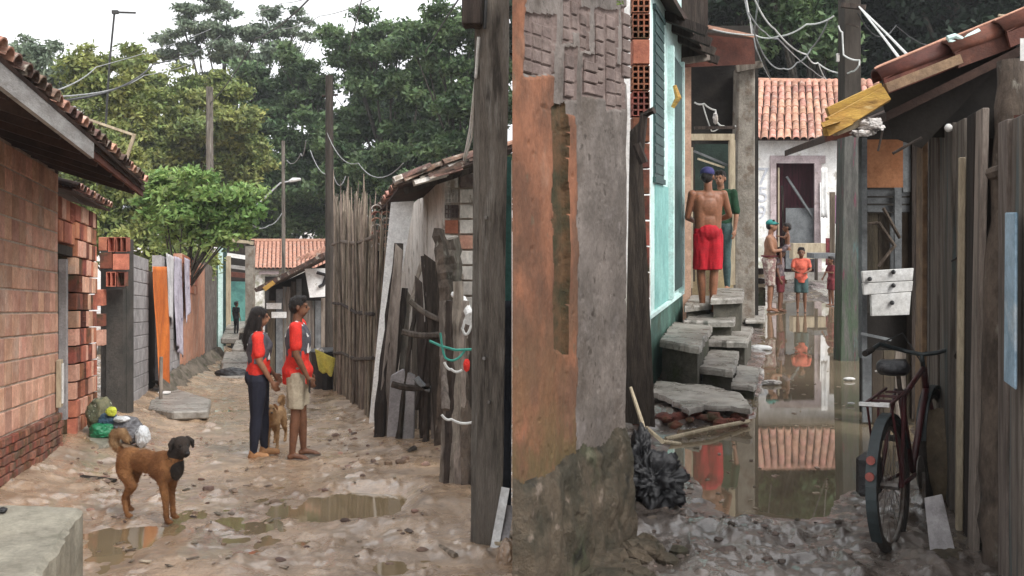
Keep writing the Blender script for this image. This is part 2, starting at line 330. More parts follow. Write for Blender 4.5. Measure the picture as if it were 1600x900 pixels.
K['tan_shoe'] = mat('tan_shoe', (.42,.22,.10), (.3,.15,.07), 9, .7, .2, 40)
K['red_shorts'] = mat('red_shorts', (.45,.012,.022), (.33,.008,.016), 4, .8, .4, 14)
K['blue_cap'] = mat('blue_cap', (.05,.045,.16), (.03,.03,.1), 9, .8, .2, 40)
K['teal_cap'] = mat('teal_cap', (.03,.20,.18), (.02,.13,.12), 9, .8, .2, 40)
K['green_shirt'] = mat('green_shirt', (.012,.05,.022), (.01,.035,.016), 6, .85, .3, 20)
K['print_shorts'] = mat('print_shorts', (.42,.36,.31), (.22,.13,.12), 14, .9, .3, 20, contrast=(.45,.55))
K['coral'] = mat('coral', (.62,.14,.09), (.45,.09,.06), 9, .85, .3, 20)
K['slate'] = mat('slate', (.06,.10,.10), (.04,.07,.07), 9, .85, .3, 20)
K['maroon'] = mat('maroon', (.16,.03,.035), (.10,.02,.025), 9, .85, .3, 20)
K['dark_print'] = mat('dark_print', (.07,.05,.06), (.22,.17,.17), 16, .85, .3, 20)
K['fur'] = mat('fur', (.30,.14,.055), (.20,.085,.033), 7, .9, .7, 70, contrast=(.4,.6))
K['fur_pale'] = mat('fur_pale', (.40,.25,.13), (.30,.17,.08), 9, .9, .7, 70)
K['fur_dark'] = mat('fur_dark', (.022,.018,.016), (.045,.033,.026), 9, .85, .7, 70)
K['black_cloth'] = mat('black_cloth', (.015,.015,.018), (.025,.024,.028), 5, .85, .3, 20)
K['sole'] = mat('sole', (.10,.08,.07), None, 9, .8, .1, 40)
K['pencil'] = mat('digit_paint', (.55,.56,.60), (.42,.44,.48), 9, .9, 0)
K['rag_purple'] = mat('rag_purple', (.28,.16,.25), (.18,.09,.14), 6, .9, .5, 20)

# ground: wet earth, sandy in the left lane, greyer mud in the right one
def ground_mat():
    m = mat('wet_earth', (.40,.275,.175), (.27,.18,.112), 1.6, .5, .65, 9, spec=.8, rrange=(.06,.5,2.2),
            spots=[((.40,.31,.24), 3, .55, .70, .4), ((.18,.125,.085), 2.2, .50, .64, .6), ((.12,.08,.055), 6, .60, .70, .55), ((.25,.12,.07), 5, .64, .74, .4)])
    n = m.node_tree; N = n.nodes; L = n.links; b = N['Principled BSDF']
    tc = N.new('ShaderNodeTexNoise'); tc.inputs['Scale'].default_value = 1.7; tc.inputs['Detail'].default_value = 7; gc = N.new('ShaderNodeNewGeometry'); L.new(gc.outputs['Position'], tc.inputs[0])
    rc = N.new('ShaderNodeMapRange'); rc.inputs[1].default_value = .42; rc.inputs[2].default_value = .56; L.new(tc.outputs[0], rc.inputs[0]); rc.inputs[4].default_value = .7; L.new(rc.outputs[0], b.inputs['Coat Weight']); b.inputs['Coat Roughness'].default_value = .16; b.inputs['Coat IOR'].default_value = 1.45
    src = b.inputs['Base Color'].links[0].from_socket
    g = N.new('ShaderNodeNewGeometry'); sx = N.new('ShaderNodeSeparateXYZ'); L.new(g.outputs['Position'], sx.inputs[0])
    r = N.new('ShaderNodeMapRange'); r.inputs[1].default_value = 0; r.inputs[2].default_value = .5; L.new(sx.outputs[0], r.inputs[0])
    t = N.new('ShaderNodeTexNoise'); t.inputs['Scale'].default_value = 5; t.inputs['Detail'].default_value = 8; L.new(g.outputs['Position'], t.inputs[0])
    r2 = N.new('ShaderNodeMapRange'); r2.inputs[1].default_value = .4; r2.inputs[2].default_value = .62; L.new(t.outputs[0], r2.inputs[0])
    x = N.new('ShaderNodeMix'); x.data_type = 'RGBA'; x.inputs[6].default_value = (.125,.10,.085,1); x.inputs[7].default_value = (.05,.038,.03,1); L.new(r2.outputs[0], x.inputs[0])
    y = N.new('ShaderNodeMix'); y.data_type = 'RGBA'; L.new(r.outputs[0], y.inputs[0]); L.new(src, y.inputs[6]); L.new(x.outputs[2], y.inputs[7])
    L.new(y.outputs[2], b.inputs['Base Color'])
    cw = b.inputs['Coat Weight'].links[0].from_socket; mr_ = N.new('ShaderNodeMath'); mr_.operation = 'MULTIPLY'; mr_.inputs[1].default_value = .95; L.new(r.outputs[0], mr_.inputs[0])
    mm_ = N.new('ShaderNodeMath'); mm_.operation = 'MAXIMUM'; L.new(cw, mm_.inputs[0]); L.new(mr_.outputs[0], mm_.inputs[1]); L.new(mm_.outputs[0], b.inputs['Coat Weight'])
    return m
K['ground'] = ground_mat()
def water_mat(name, c, rough=.03):
    m = mat(name, c, tuple(v*.8 for v in c), 1.2, rough, .004, 3, spec=.5, grain=0)
    m.node_tree.nodes['Principled BSDF'].inputs['IOR'].default_value = 1.75
    return m
K['water'] = water_mat('muddy_water', (.155,.122,.082), .008)
K['water_l'] = water_mat('rain_water', (.27,.20,.115), .05)

# ---------------------------------------------------------------- ground
rows = [-60,-20,-8,-3,0,1.2,2.0]
y = 2.5
while y < 62: rows.append(y); y *= 1.0042
rows += [70,85,110,160,260,500,1200,3500]
cols = [-60,-20,-8,-4,-2,-1.2,-.8] + list(np.linspace(-.62,.62,560)) + [.8,1.2,2,4,8,20,60]
YY, CC = np.meshgrid(np.array(rows), np.array(cols), indexing='ij')
XX = CC*np.clip(YY, 2.5, 62)
shore = [Rg(*p) for p in [(1290,808),(1200,808),(1130,796),(1098,765),(1058,715),(1040,690),(1062,672),(1178,652),(1188,600),(1196,540),(1192,500),(1190,470),(1320,470),(1420,560),(1440,640),(1400,720),(1352,762),(1312,775)]]
poly = [(p.x, p.y) for p in shore]
def sdist(X, Y, poly):
    d = np.full(X.shape, 1e9); inside = np.zeros(X.shape, bool); n = len(poly)
    for i in range(n):
        x0, y0 = poly[i]; x1, y1 = poly[(i+1) % n]
        ex, ey = x1-x0, y1-y0; t = np.clip(((X-x0)*ex+(Y-y0)*ey)/(ex*ex+ey*ey), 0, 1)
        d = np.minimum(d, np.hypot(X-x0-t*ex, Y-y0-t*ey))
        c = ((y0 > Y) != (y1 > Y)) & (X < (x1-x0)*(Y-y0)/(y1-y0+1e-12)+x0); inside ^= c
    return np.where(inside, -d, d)
def ground_z(X, Y):
    X = np.asarray(X, float); Y = np.asarray(Y, float)
    Yc = np.clip(Y, -60, 60)
    far = np.clip((Y-33)/10, 0, 1)
    # left lane
    nl = fbm(X*1.1, Y*1.1, 4, 3)*.085 + fbm(X*4.5, Y*3.0, 4, 5)*.042 + fbm(X*7+Y*1.6, Y*1.3, 3, 6)*.035 + np.abs(fbm(X*11, Y*7, 3, 8))*.022 + np.maximum(fbm(X*6+3, Y*4, 3, 77)-.14, 0)*.16
    wl = -2.35-.233*Y; wr = 1.196-.233*Y
    bank = .20*np.clip(1-(X-wl)/1.0, 0, 1)**1.5 + .10*np.clip(1-(wr-X)/1.1, 0, 1)**1.5
    dip = np.zeros_like(X); msk = np.zeros_like(X)
    for px, py, rx, ry, dd in ((565,790,75,22,.13),(380,858,70,20,.05),(200,842,70,22,.055),(488,850,34,8,.035),(150,880,60,20,.04),(420,830,60,16,.03),(640,885,90,14,.03),(330,790,50,8,.02),(470,640,30,40,.03),(510,690,30,10,.02)):
        Y0 = LY(py); X0 = (px-800)/F*Y0; sx_ = rx/F*Y0; sy_ = (LY(py-ry)-LY(py+ry))/2
        g_ = np.exp(-(((X-X0)/sx_)**4+((Y-Y0)/sy_)**4)); dip += dd*g_*.62; msk = np.maximum(msk, g_*min(1, dd*18))
    zl = -SL*Yc + nl*(1-.45*msk) + .019 + bank*np.clip((Y-5)/3,0,1)*(1-msk) - dip
    # right lane
    sdv = sdist(X, Y, poly)
    nr = fbm(X*1.7, Y*1.7, 4, 11)*.08 + fbm(X*6, Y*4.5, 4, 13)*.075 + np.abs(fbm(X*14, Y*8, 3, 15))*.035 + np.maximum(fbm(X*9+3, Y*6, 3, 78)-.13, 0)*.15
    zr = np.where(sdv < 0, np.maximum(sdv*.35, -.12), np.minimum(sdv*.12, .05)) + nr*np.clip(.35+sdv*3.0, .05, 1) - .002
    zr = np.where(sdv < -.15, np.minimum(zr, -.015), zr)
    a = np.clip((X-.0)/(.25+.2*np.clip(Y-4, 0, 30)), 0, 1); a = a*a*(3-2*a)
    z = zl*(1-a)+zr*a
    flat = -SL*60*(1-a)+0*a
    return z
ZZ = ground_z(XX, YY)
me = bpy.data.meshes.new('ground')
nr_, nc_ = XX.shape
me.vertices.add(nr_*nc_); me.vertices.foreach_set('co', np.stack([XX, YY, ZZ], -1).ravel())
i = np.arange(nr_-1)[:,None]*nc_+np.arange(nc_-1)[None,:]
q = np.stack([i, i+1, i+1+nc_, i+nc_], -1).reshape(-1, 4)
me.loops.add(q.size); me.loops.foreach_set('vertex_index', q.ravel())
me.polygons.add(len(q)); me.polygons.foreach_set('loop_start', np.arange(0, q.size, 4)); 
me.update(calc_edges=True); me.polygons.foreach_set('use_smooth', [True]*len(me.polygons))
link('ground', me, K['ground'], kind='structure')
def gz(X, Y): return float(ground_z(np.array([X]), np.array([Y]))[0])
b = MB(); b.add([(-8,4.5,-SL*4.5),(0.02,4.5,-SL*4.5),(0.02,30,-SL*30),(-14,30,-SL*30)], [(0,1,2,3)])
b.build('rain_water', K['water_l'], kind='structure')
b = MB(); b.add([(.75,4.2,0),(3.6,4.2,0),(6.2,20,0),(2.6,20,0),(1.3,7.4,0),(.9,6,0)], [(0,1,2,3,4,5)])
b.build('puddle', K['water'], kind='structure')
# ---------------------------------------------------------------- wall frames and pieces
class Fr:
    def __init__(s, O, u, n):
        s.O = Vector(O); s.u = Vector(u); s.n = Vector(n).normalized()
    def pt(s, a, t, h): return s.O+s.u*a+s.n*t+Vector((0,0,h))
    def cell(s, mb, a0, a1, t0, t1, h0, h1):
        mb.hexa([s.pt(a0,t0,h0), s.pt(a1,t0,h0), s.pt(a1,t1,h0), s.pt(a0,t1,h0), s.pt(a0,t0,h1), s.pt(a1,t0,h1), s.pt(a1,t1,h1), s.pt(a0,t1,h1)])
FL = Fr((-2.35,0,0), (-.233,1,-SL), (1,.233,0))          # left side of the left lane, a = distance Y
FRt = Fr((1.196,0,0), (-.233,1,-SL), (-1,-.233,0))       # right side of the left lane
FB = Fr((-1.224,0,0), (.283,1,0), (1,-.283,0))           # blue house side, right lane
FS = Fr((.90,0,0), (.284,1,0), (-1,.284,0))              # shed side, right lane
def block_mesh(fr, la, lt, lh, ch=.006, name='brick'):
    """bevelled block in frame fr centred on its own origin: la along, lt deep, lh high"""
    a, t, h = la/2, lt/2, lh/2
    P = lambda x, y, z: fr.u*x+fr.n*y+Vector((0,0,z))
    v = [P(-a,-t,-h),P(a,-t,-h),P(a,-t,h),P(-a,-t,h), P(-a,t-ch,-h),P(a,t-ch,-h),P(a,t-ch,h),P(-a,t-ch,h), P(-a+ch,t,-h+ch),P(a-ch,t,-h+ch),P(a-ch,t,h-ch),P(-a+ch,t,h-ch)]
    f = [(0,1,2,3),(0,4,5,1),(1,5,6,2),(2,6,7,3),(3,7,4,0),(4,8,9,5),(5,9,10,6),(6,10,11,7),(7,11,8,4),(8,11,10,9)]
    m = MB(); m.add(v, f); return m.mesh(name)
def hollow_mesh(fr, la, lt, lh, nx=3, nz=3, name='brick'):
    """clay block seen on its open end: a grid of thin walls round square holes"""
    m = MB(); P = lambda x, y, z: fr.u*x+fr.n*y+Vector((0,0,z)); w = min(la, lh)*.045
    def bar(x0,x1,z0,z1,y0,y1): m.hexa([P(x0,y0,z0),P(x1,y0,z0),P(x1,y1,z0),P(x0,y1,z0),P(x0,y0,z1),P(x1,y0,z1),P(x1,y1,z1),P(x0,y1,z1)])
    for k in range(nx+1):
        x = -la/2+la*k/nx; bar(max(x-w, -la/2), min(x+w, la/2), -lh/2, lh/2, -lt/2, lt/2)
    for k in range(nz+1):
        z = -lh/2+lh*k/nz; bar(-la/2, la/2, max(z-w, -lh/2), min(z+w, lh/2), -lt/2, lt/2-.003)
    bar(-la/2,la/2,-lh/2,lh/2,-lt/2-.01,-lt/2)
    return m.mesh(name)
def brickwork(parent, fr, a0, a1, h0, h1, la, lh, t, mats, gap=.014, depth=.1, name='brick', stag=True, skip=None, jit=.004, hp=0):
    """single bricks of frame fr laid in courses; la in a-units"""
    mesh_cache = {}
    nrow = int(round((h1-h0)/lh)); lh = (h1-h0)/nrow
    for r in range(nrow):
        off = (la/2 if (stag and r % 2) else 0); x = a0-off
        while x < a1-.01:
            xa, xb = max(x, a0), min(x+la, a1); x += la
            if xb-xa < .03: continue
            ca, hh = (xa+xb)/2, h0+(r+.5)*lh
            if skip and skip(ca, hh): continue
            mt = random.choice(mats); hol = random.random() < hp
            key = (round(xb-xa, 3), mt, hol)
            if key not in mesh_cache:
                mesh_cache[key] = (hollow_mesh if hol else block_mesh)(fr, xb-xa-gap, depth, lh-gap); mesh_cache[key].materials.append(K[mt])
            link(name, mesh_cache[key], None, parent, fr.pt(ca, t-depth/2+random.uniform(-jit, jit), hh))
def tile_mesh(down, across, up, L=.42, r0=.085, r1=.068, seg=6, th=.012, name='roof_tile'):
    m = MB(); vs = []; fs = []
    for (l, r) in ((0, r0), (L, r1)):
        for rr in (r, r-th):
            for k in range(seg+1):
                t = math.pi*k/seg; vs.append(down*-l+across*math.cos(t)*rr+up*math.sin(t)*rr*.8)
    n = seg+1
    for k in range(seg):
        fs += [(k,k+1,2*n+k+1,2*n+k),(n+k+1,n+k,3*n+k,3*n+k+1),(k+1,k,n+k,n+k+1),(2*n+k,2*n+k+1,3*n+k+1,3*n+k)]
    fs += [(0,2*n,3*n,n),(seg,n+seg,3*n+seg,2*n+seg)]
    m.add(vs, fs); return m.mesh(name, smooth=False)
def tile_roof(parent, P0, U, D, nu, nd, sp, ln, mats, lift=.02, seed=1, stuff=False, seg=6):
    """P0 eave corner, U unit along eave, D unit up the slope"""
    rr = random.Random(seed); U = U.normalized(); D = D.normalized(); N = U.cross(D).normalized()
    if N.z < 0: N = -N
    b = MB(); p = [P0, P0+U*sp*nu, P0+U*sp*nu+D*ln*nd, P0+D*ln*nd]
    b.hexa([q-N*.03 for q in p]+[q-N*.005 for q in p]); b.build('roof_deck', K['soffit'], parent)
    ms = []
    for mt in mats:
        m = tile_mesh(-D, U, N, ln*1.12, sp*.47, sp*.38, seg); m.materials.append(K[mt]); ms.append(m)
    ch = tile_mesh(-D, U, -N, ln*1.12, sp*.46, sp*.40, 4); ch.materials.append(K[mats[0]])
    if stuff:
        for m in ms[:1]:
            bb = MB()
            vv = [v.co.copy() for v in m.vertices]; ff = [tuple(f.vertices) for f in m.polygons]
            for i in range(nu):
                for j in range(nd): o = P0+U*sp*(i+.5)+D*ln*j+N*.01; bb.add([o+v for v in vv], ff)
            bb.build('roof_tile', K[mats[0]], parent, kind='stuff')
        return
    for i in range(nu):
        for j in range(nd):
            o = P0+U*(sp*(i+.5)+rr.uniform(-.01,.01))+D*(ln*j-rr.uniform(0,.03))+N*(lift+rr.uniform(-.005,.008))
            link('roof_tile', rr.choice(ms), None, parent, o)
def rope(pts, sag=0, n=14):
    out = []
    for a, c in zip(pts[:-1], pts[1:]):
        a = Vector(a); c = Vector(c)
        for k in range(n): t = k/n; out.append(a.lerp(c, t)-Vector((0,0,4*sag*t*(1-t))))
    out.append(Vector(pts[-1])); return out
def clump(name, c, r, m, label, cat, sq=(1,1,.7), parent=None, seed=0, folds=.12, group=None, kind=None):
    """lumpy soft thing (bag, cloth heap) from a noisy ball"""
    bm = bmesh.new(); bmesh.ops.create_icosphere(bm, subdivisions=5, radius=1)
    rr = random.Random(seed); o = [rr.uniform(0, 20) for _ in range(3)]
    from mathutils import noise as mn
    for v in bm.verts:
        p = v.co.copy(); w_ = p+Vector((mn.noise(p*2.2+Vector(o)),mn.noise(p*2.2-Vector(o)),0))*.5; d = 1+folds*(mn.noise(p*1.6+Vector(o))*1.6-abs(mn.noise(w_*3+Vector(o)))*1.6-abs(mn.noise(w_*7+Vector(o)))*.7+.3)
        v.co = Vector((p.x*sq[0], p.y*sq[1], p.z*sq[2]))*r*d
    for f in bm.faces: f.smooth = True
    me = bpy.data.meshes.new(name); bm.to_mesh(me); bm.free()
    return link(name, me, m, parent, c, label, cat, group, kind)
def drape(name, pts, m, parent=None, nu=18, nv=30, fold=.03, fr_n=(0,-1,0), label=None, cat=None, th=.006, seed=0, freq=9, group=None):
    """hanging cloth between 4 corners (tl,tr,br,bl) with vertical folds, solid"""
    tl, tr, br, bl = [Vector(p) for p in pts]; n = Vector(fr_n).normalized(); vs = []; fs = []
    for j in range(nv+1):
        for i in range(nu+1):
            s, t = i/nu, j/nv; p = tl.lerp(tr, s).lerp(bl.lerp(br, s), t)
            f = fold*(.3+.7*t)*(math.sin(s*freq+seed+math.sin(t*3+seed)*1.2)+.5*math.sin(s*freq*2.3+t*4+seed*2))
            p = p+n*f+Vector((0,0,.02*math.sin(s*freq*1.3+seed)*t)); vs.append(p)
    k = len(vs); vs += [v-n*th for v in vs]; w = nu+1
    for j in range(nv):
        for i in range(nu):
            a = j*w+i; fs += [(a,a+1,a+1+w,a+w), (k+a+1,k+a,k+a+w,k+a+1+w)]
    for j in range(nv):
        a = j*w; fs.append((a,a+w,k+a+w,k+a)); a += nu; fs.append((a+w,a,k+a,k+a+w))
    for i in range(nu):
        fs.append((i+1,i,k+i,k+i+1)); a = nv*w+i; fs.append((a,a+1,k+a+1,k+a))
    b = MB(); b.add(vs, fs); return b.build(name, m, parent, label=label, cat=cat, smooth=True, group=group)
def hL(px, py, Y): return at(px, py, Y).z+SL*Y          # height above the left lane's ground

# ================================================================ LEFT LANE
# --- concrete block in the foreground
b = MB()
zt = .126
c0 = at(132,790,4.9); c0.z = zt; u = Vector((-.245,1,0)); 
def slabtop(name, corners, z, h, m, par=None, n=26, jit=.012, **kw):
    """thick slab with chipped edges; corners 2D world polygon"""
    P = []
    for i in range(len(corners)):
        a = Vector(corners[i][:2]); c = Vector(corners[(i+1) % len(corners)][:2]); k = max(1, int((c-a).length/.06))
        for j in range(k):
            p = a.lerp(c, j/k); P.append(p+Vector((random.uniform(-jit,jit), random.uniform(-jit,jit))))
    k = len(P); cen = sum(P, Vector((0,0)))/k; vs = []
    for (s, zz) in ((1, z-h), (1.0, z-.02), (.985, z)):
        for p in P:
            q = cen+(p-cen)*s; vs.append((q.x, q.y, zz+(random.uniform(-jit,0)*.5 if zz > z-h else 0)))
    fs = [tuple(range(k-1,-1,-1)), tuple(2*k+i for i in range(k))]
    for r in (0, 1):
        for i in range(k): fs.append((r*k+i, r*k+(i+1)%k, (r+1)*k+(i+1)%k, (r+1)*k+i))
    mb = MB(); mb.add(vs, fs); return mb.build(name, m, par, **kw)
x0, y0 = c0.x, c0.y
slabtop('concrete_block', [(x0,y0),(x0+.245*2.2,y0-2.2),(x0-3.2,y0-2.2),(x0-3.2,y0+.35),(x0-.9,y0+.12)], zt, 1.4, K['concrete'],
        label='big grey concrete block with a chipped edge in the bottom left foreground', cat='concrete block')
b = MB(); 
clump('crumpled_paper', Lg(68,773,.03)+Vector((0,0,.0)), .05, K['white_bag'], 'crumpled white paper lying by the foot of the brick wall', 'litter', seed=2)
clump('bottle_cap', at(4,797,4.8)+Vector((0,0,.0)), .022, K['black_plastic'], 'small dark lump of litter lying on the concrete block', 'litter', seed=3)

# --- near brick house
H = thing('brick_house', 'near house of unplastered orange brick under a dark tiled roof at left', 'house', FL.pt(9.0,0,0))
A0, A1 = 5.6, 9.83
b = MB(); FL.cell(b, A0, A1, -.22, -.012, .55, 3.02); b.build('mortar_wall', K['mortar'], H)
brickwork(H, FL, A0, A1-.02, .56, 3.0, .215, .212, 0, ['brick','brick','brick'], gap=.018, jit=.003, stag=False)
# foundation: bulging base with small dark bricks
b = MB(); FL.cell(b, A0, A1+.03, -.3, .02, -.35, .55); b.build('foundation', K['foundation'], H)
brickwork(H, FL, A0+1.5, A1+.02, -.12, .56, .13, .075, .045, ['foundation','brick_dark','foundation'], gap=.012, depth=.05, jit=.012)
b = MB(); b.beam(FL.pt(9.72,.03,.62), FL.pt(9.72,.03,1.1), .10, .05, side=FL.u); mbx = b.build('meter_box', K['pale_wood'], H, bevel=.006)
b = MB(); b.beam(FL.pt(9.72,.062,.66), FL.pt(9.72,.062,1.06), .06, .01, side=FL.u); b.build('cover', K['white_paint'], mbx)
# roof: soffit, beams, fascia, tiles
e0, e1 = 4.2, 9.9; EV = .82
def rp(a, t, dz=0): return FL.pt(a, t, 2.88+(EV-t)*.33+dz)
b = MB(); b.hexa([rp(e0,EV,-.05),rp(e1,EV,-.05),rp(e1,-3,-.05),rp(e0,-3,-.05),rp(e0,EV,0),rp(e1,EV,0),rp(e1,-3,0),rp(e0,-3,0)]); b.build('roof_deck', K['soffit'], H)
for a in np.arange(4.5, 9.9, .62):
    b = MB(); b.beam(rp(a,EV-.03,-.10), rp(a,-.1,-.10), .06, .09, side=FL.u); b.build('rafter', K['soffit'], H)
b = MB(); b.beam(rp(e0,EV+.012,-.075), rp(7.12,EV+.012,-.075), .03, .13, side=FL.n); b.build('fascia_board', K['fascia'], H)
b = MB(); b.beam(rp(7.15,EV-.03,-.075), rp(e1,EV-.03,-.075), .03, .07, side=FL.n); b.build('fascia_board', K['rust'], H, label='dark rusty brown edge board of the far half of the eave')
b = MB(); b.hexa([FL.pt(A1-.1,-.2,2.9),FL.pt(A1-.02,-.2,2.9),FL.pt(A1-.02,0,2.9),FL.pt(A1-.1,0,2.9),FL.pt(A1-.1,-.2,3.13),FL.pt(A1-.02,-.2,3.13),FL.pt(A1-.02,0,3.06),FL.pt(A1-.1,0,3.06)]); b.build('wall_top', K['soffit'], H)
U = FL.u.normalized(); D = (rp(5,-1)-rp(5,EV)).normalized()
tile_roof(H, rp(e0,EV+.04,.02), U, D, 33, 4, .17, .4, ['tile_dark','tile_dark','tile'], lift=.01, seed=5)
def gabletube(label):
    t = thing('roof_stick', label, 'stick', at(197,262,9.8))
    return t
b = MB(); b.beam(at(193,262,9.9), at(210,210,9.9), .025, .03); b.beam(at(212,212,9.92), at(95,172,9.5), .025, .025)
b.build('propped_sticks', K['pale_wood'], label='pale timber sticks propped up on the eave of the brick house', cat='sticks')

# --- ruined brick wall beyond the house
V2 = thing('ruined_brick_wall', 'broken wall of hollow orange bricks beside a dark doorway, next after the brick house', 'wall', FL.pt(11,0,0))
b = MB(); FL.cell(b, 10.72, 11.9, -.25, -.112, -.2, 2.72); b.build('mortar_wall', K['groove'], V2)
brickwork(V2, FL, 10.72, 11.9, .0, 2.80, .2, .2, -.02, ['brick_bright','brick','brick_dark'], gap=.016, hp=.15, jit=.012)
b = MB(); FL.cell(b, 10.0, 10.7, -.15, -.05, 2.2, 2.3); b.build('lintel', K['wood_dark'], V2)
brickwork(V2, FL, 10.0, 10.72, 2.32, 2.80, .2, .2, -.03, ['brick_bright','brick'], gap=.016, hp=.2)
b = MB(); FL.cell(b, 10.05, 10.7, -.3, -.25, -.1, 2.2); b.build('door', K['wood_dark'], V2)
b = MB(); b.beam(at(99,655,9.98), at(99,405,9.98), .075, .05); b.build('door_post', K['block_grey'], V2)
# low tiled roof above
LR = thing('low_tiled_roof', 'low mossy tile roof edge showing above the ruined brick wall', 'roof', FL.pt(11,-.5,2.8))
P0 = FL.pt(9.9,.12,2.86); tile_roof(LR, P0, U, (FL.pt(10,-1,.28)-FL.pt(10,0,0)).normalized(), 12, 4, .18, .4, ['tile_dark','tile'], seed=8)
# pier of hollow bricks, dark plaster recess
FX = Fr((0,13.1,0), (1,0,0), (0,-1,0))
V3 = thing('hollow_brick_pier', 'dark plastered pier topped with open ended hollow bricks, left of the grey block wall', 'pier', (-5.5,13.1,-SL*13.1))
b = MB(); zg = -SL*13.1
FX.cell(b, at(152,0,13.1).x, at(193,0,13.1).x, -.35, -.11, zg-.1, at(0,375,13.1).z); b.build('dark_plaster', K['plaster_dark'], V3)
b = MB(); FX.cell(b, at(166,0,13.1).x, at(192,0,13.1).x, -.11, -.0, zg-.1, at(0,452,13.1).z); b.build('dark_plaster', K['plaster_dark'], V3)
def hb(px0, px1, py0, py1, Y, par, m, nx=2, nz=1, hol=True, fr=None, t=0):
    f = Fr((0,Y,0), (1,0,0), (0,-1,0)); p = at((px0+px1)/2, (py0+py1)/2, Y)
    w = (px1-px0)/F*Y-.012; h = (py1-py0)/F*Y-.012
    me = hollow_mesh(f, w, .12, h, nx, nz) if hol else block_mesh(f, w, .12, h)
    me.materials.append(K[m]); link('brick', me, None, par, p+Vector((0,t,0)))
for (a,c,d,e,m,nx,nz,hl) in [(156,170,370,392,'brick_bright',2,1,0),(171,182,370,394,'brick_bright',1,1,1),(183,201,370,394,'brick_bright',2,1,1),(158,178,394,420,'brick_dark',1,1,0),(178,200,396,422,'brick_bright',3,1,0),(168,184,424,448,'brick_bright',2,1,1),(185,198,424,448,'brick_dark',1,1,1),
     (150,164,452,478,'brick_bright',2,1,0),(148,164,490,510,'brick_dark',1,1,0),(152,164,515,540,'brick',1,1,0)]:
    hb(a,c,d,e,12.95,V3,m,nx,nz,hl)
# --- grey block wall
V4 = thing('grey_block_wall', 'narrow wall of bare grey concrete blocks left of the orange cloth', 'wall', FL.pt(15,0,0))
b = MB(); FL.cell(b, 13.6, 16.15, -.16, -.012, -.3, 2.44); b.build('mortar_wall', K['block_grey'], V4)
brickwork(V4, FL, 13.58, 16.15, -.06, 2.46, .42, .21, 0, ['block_grey'], gap=.012, jit=.002)
# --- orange cloth in the gap
drape('orange_cloth', [FL.pt(15.95,.10,2.33),FL.pt(17.6,.12,2.40),FL.pt(17.5,.16,.15),FL.pt(15.9,.14,.40)], K['orange_cloth'], fr_n=FL.n, fold=.05, freq=7,
      label='bright orange cloth hanging in the gap between two grey walls', cat='cloth', seed=2)
b = MB(); FL.cell(b, 16.15, 17.7, -.2, -.1, -.3, 2.3); b.build('gap_boards', K['wood_dark'], label='dark boards closing the gap behind the orange cloth', cat='boards')
V5 = thing('grey_plaster_wall', 'short grey plastered wall with cloths hung over it, right of the orange cloth', 'wall', FL.pt(19,0,0))
b = MB(); FL.cell(b, 17.75, 20.7, -.16, 0, -.3, 2.62); b.build('plaster', K['block_grey'], V5)
brickwork(V5, FL, 17.75, 20.7, .1, 2.6, .5, .22, .012, ['block_grey'], gap=.012, depth=.03, jit=.002)
drape('pale_towel', [FL.pt(18.1,.05,2.68),FL.pt(19.3,.05,2.68),FL.pt(19.2,.06,1.3),FL.pt(18.2,.06,1.55)], K['towel_pale'], fr_n=FL.n, fold=.02, label='pale towel hung over the grey plastered wall, nearer one', cat='towel', seed=3)
drape('lilac_towel', [FL.pt(19.4,.06,2.70),FL.pt(20.6,.06,2.70),FL.pt(20.5,.07,.6),FL.pt(19.5,.07,.9)], K['towel'], fr_n=FL.n, fold=.03, label='long lilac grey patterned towel hung over the wall beside the pale one', cat='towel', seed=5)
drape('lilac_sheet', [FL.pt(20.8,.1,2.75),FL.pt(22.0,.1,2.75),FL.pt(21.9,.1,1.6),FL.pt(20.9,.1,1.3)], K['towel'], fr_n=FL.n, fold=.03, label='short lilac cloth over the corner of the orange plastered wall', cat='cloth', seed=8)
V6 = thing('orange_plaster_wall', 'orange plastered wall ending in a grey strip, under the bright green tree', 'wall', FL.pt(24,0,0))
b = MB(); FL.cell(b, 21.2, 27.0, -.18, 0, .3, 2.86); b.build('orange_plaster', K['plaster_terracotta'], V6)
b = MB(); FL.cell(b, 27.02, 31.4, -.18, .01, .3, 2.95); b.build('grey_plaster', K['plaster_grey'], V6)
brickwork(V6, FL, 21.25, 24.6, 2.0, 2.85, .5, .21, .02, ['brick','brick_bright'], gap=.02, depth=.03)
vs = []; fs = []; na = 90; prof = [(0,.40),(.06,.36),(.14,.27),(.24,.15),(.34,.04),(.40,-.2)]; r_f = random.Random(3)
for i in range(na+1):
    a = 16.3+15*i/na
    for (t, h) in prof: vs.append(FL.pt(a, t+.04+r_f.uniform(-.05,.05), h+r_f.uniform(-.05,.05)))
for i in range(na):
    for j in range(5): fs.append((i*6+j, i*6+j+1, i*6+7+j, i*6+6+j))
b = MB(); b.add(vs, fs); b.build('footing', K['foundation_grey'], V6, smooth=True)
# --- flat slab at the wall foot
P = [Lg(x,y) for x,y in ((232,655),(238,625),(262,617),(330,640),(326,660),(270,662))]
zz = gz(P[3].x, P[3].y)
b = MB(); n = len(P); 
b.prism([(p.x,p.y,gL(p.y)+.05) for p in P], (0,0,.12)); b.build('mud_slab', K['concrete_wet'], label='flat mud covered concrete slab by the post at the wall foot', cat='slab', bevel=.02)
b = MB(); q = Lg(251,640,.1); b.tube([q, q+Vector((.01,0,.75))], .03, 7); b.build('wooden_stake', K['wood_grey'], label='thin grey stake standing on the flat slab beside the orange cloth', cat='stake')
q = Lg(256,632,.19); b = MB(); b.tube([q, q+Vector((.0,0,.02)), q+Vector((0,0,.025))], [.11,.12,.06], 14); b.build('plastic_lid', K['white_paint'], label='small white plastic lid lying on the flat slab', cat='lid')

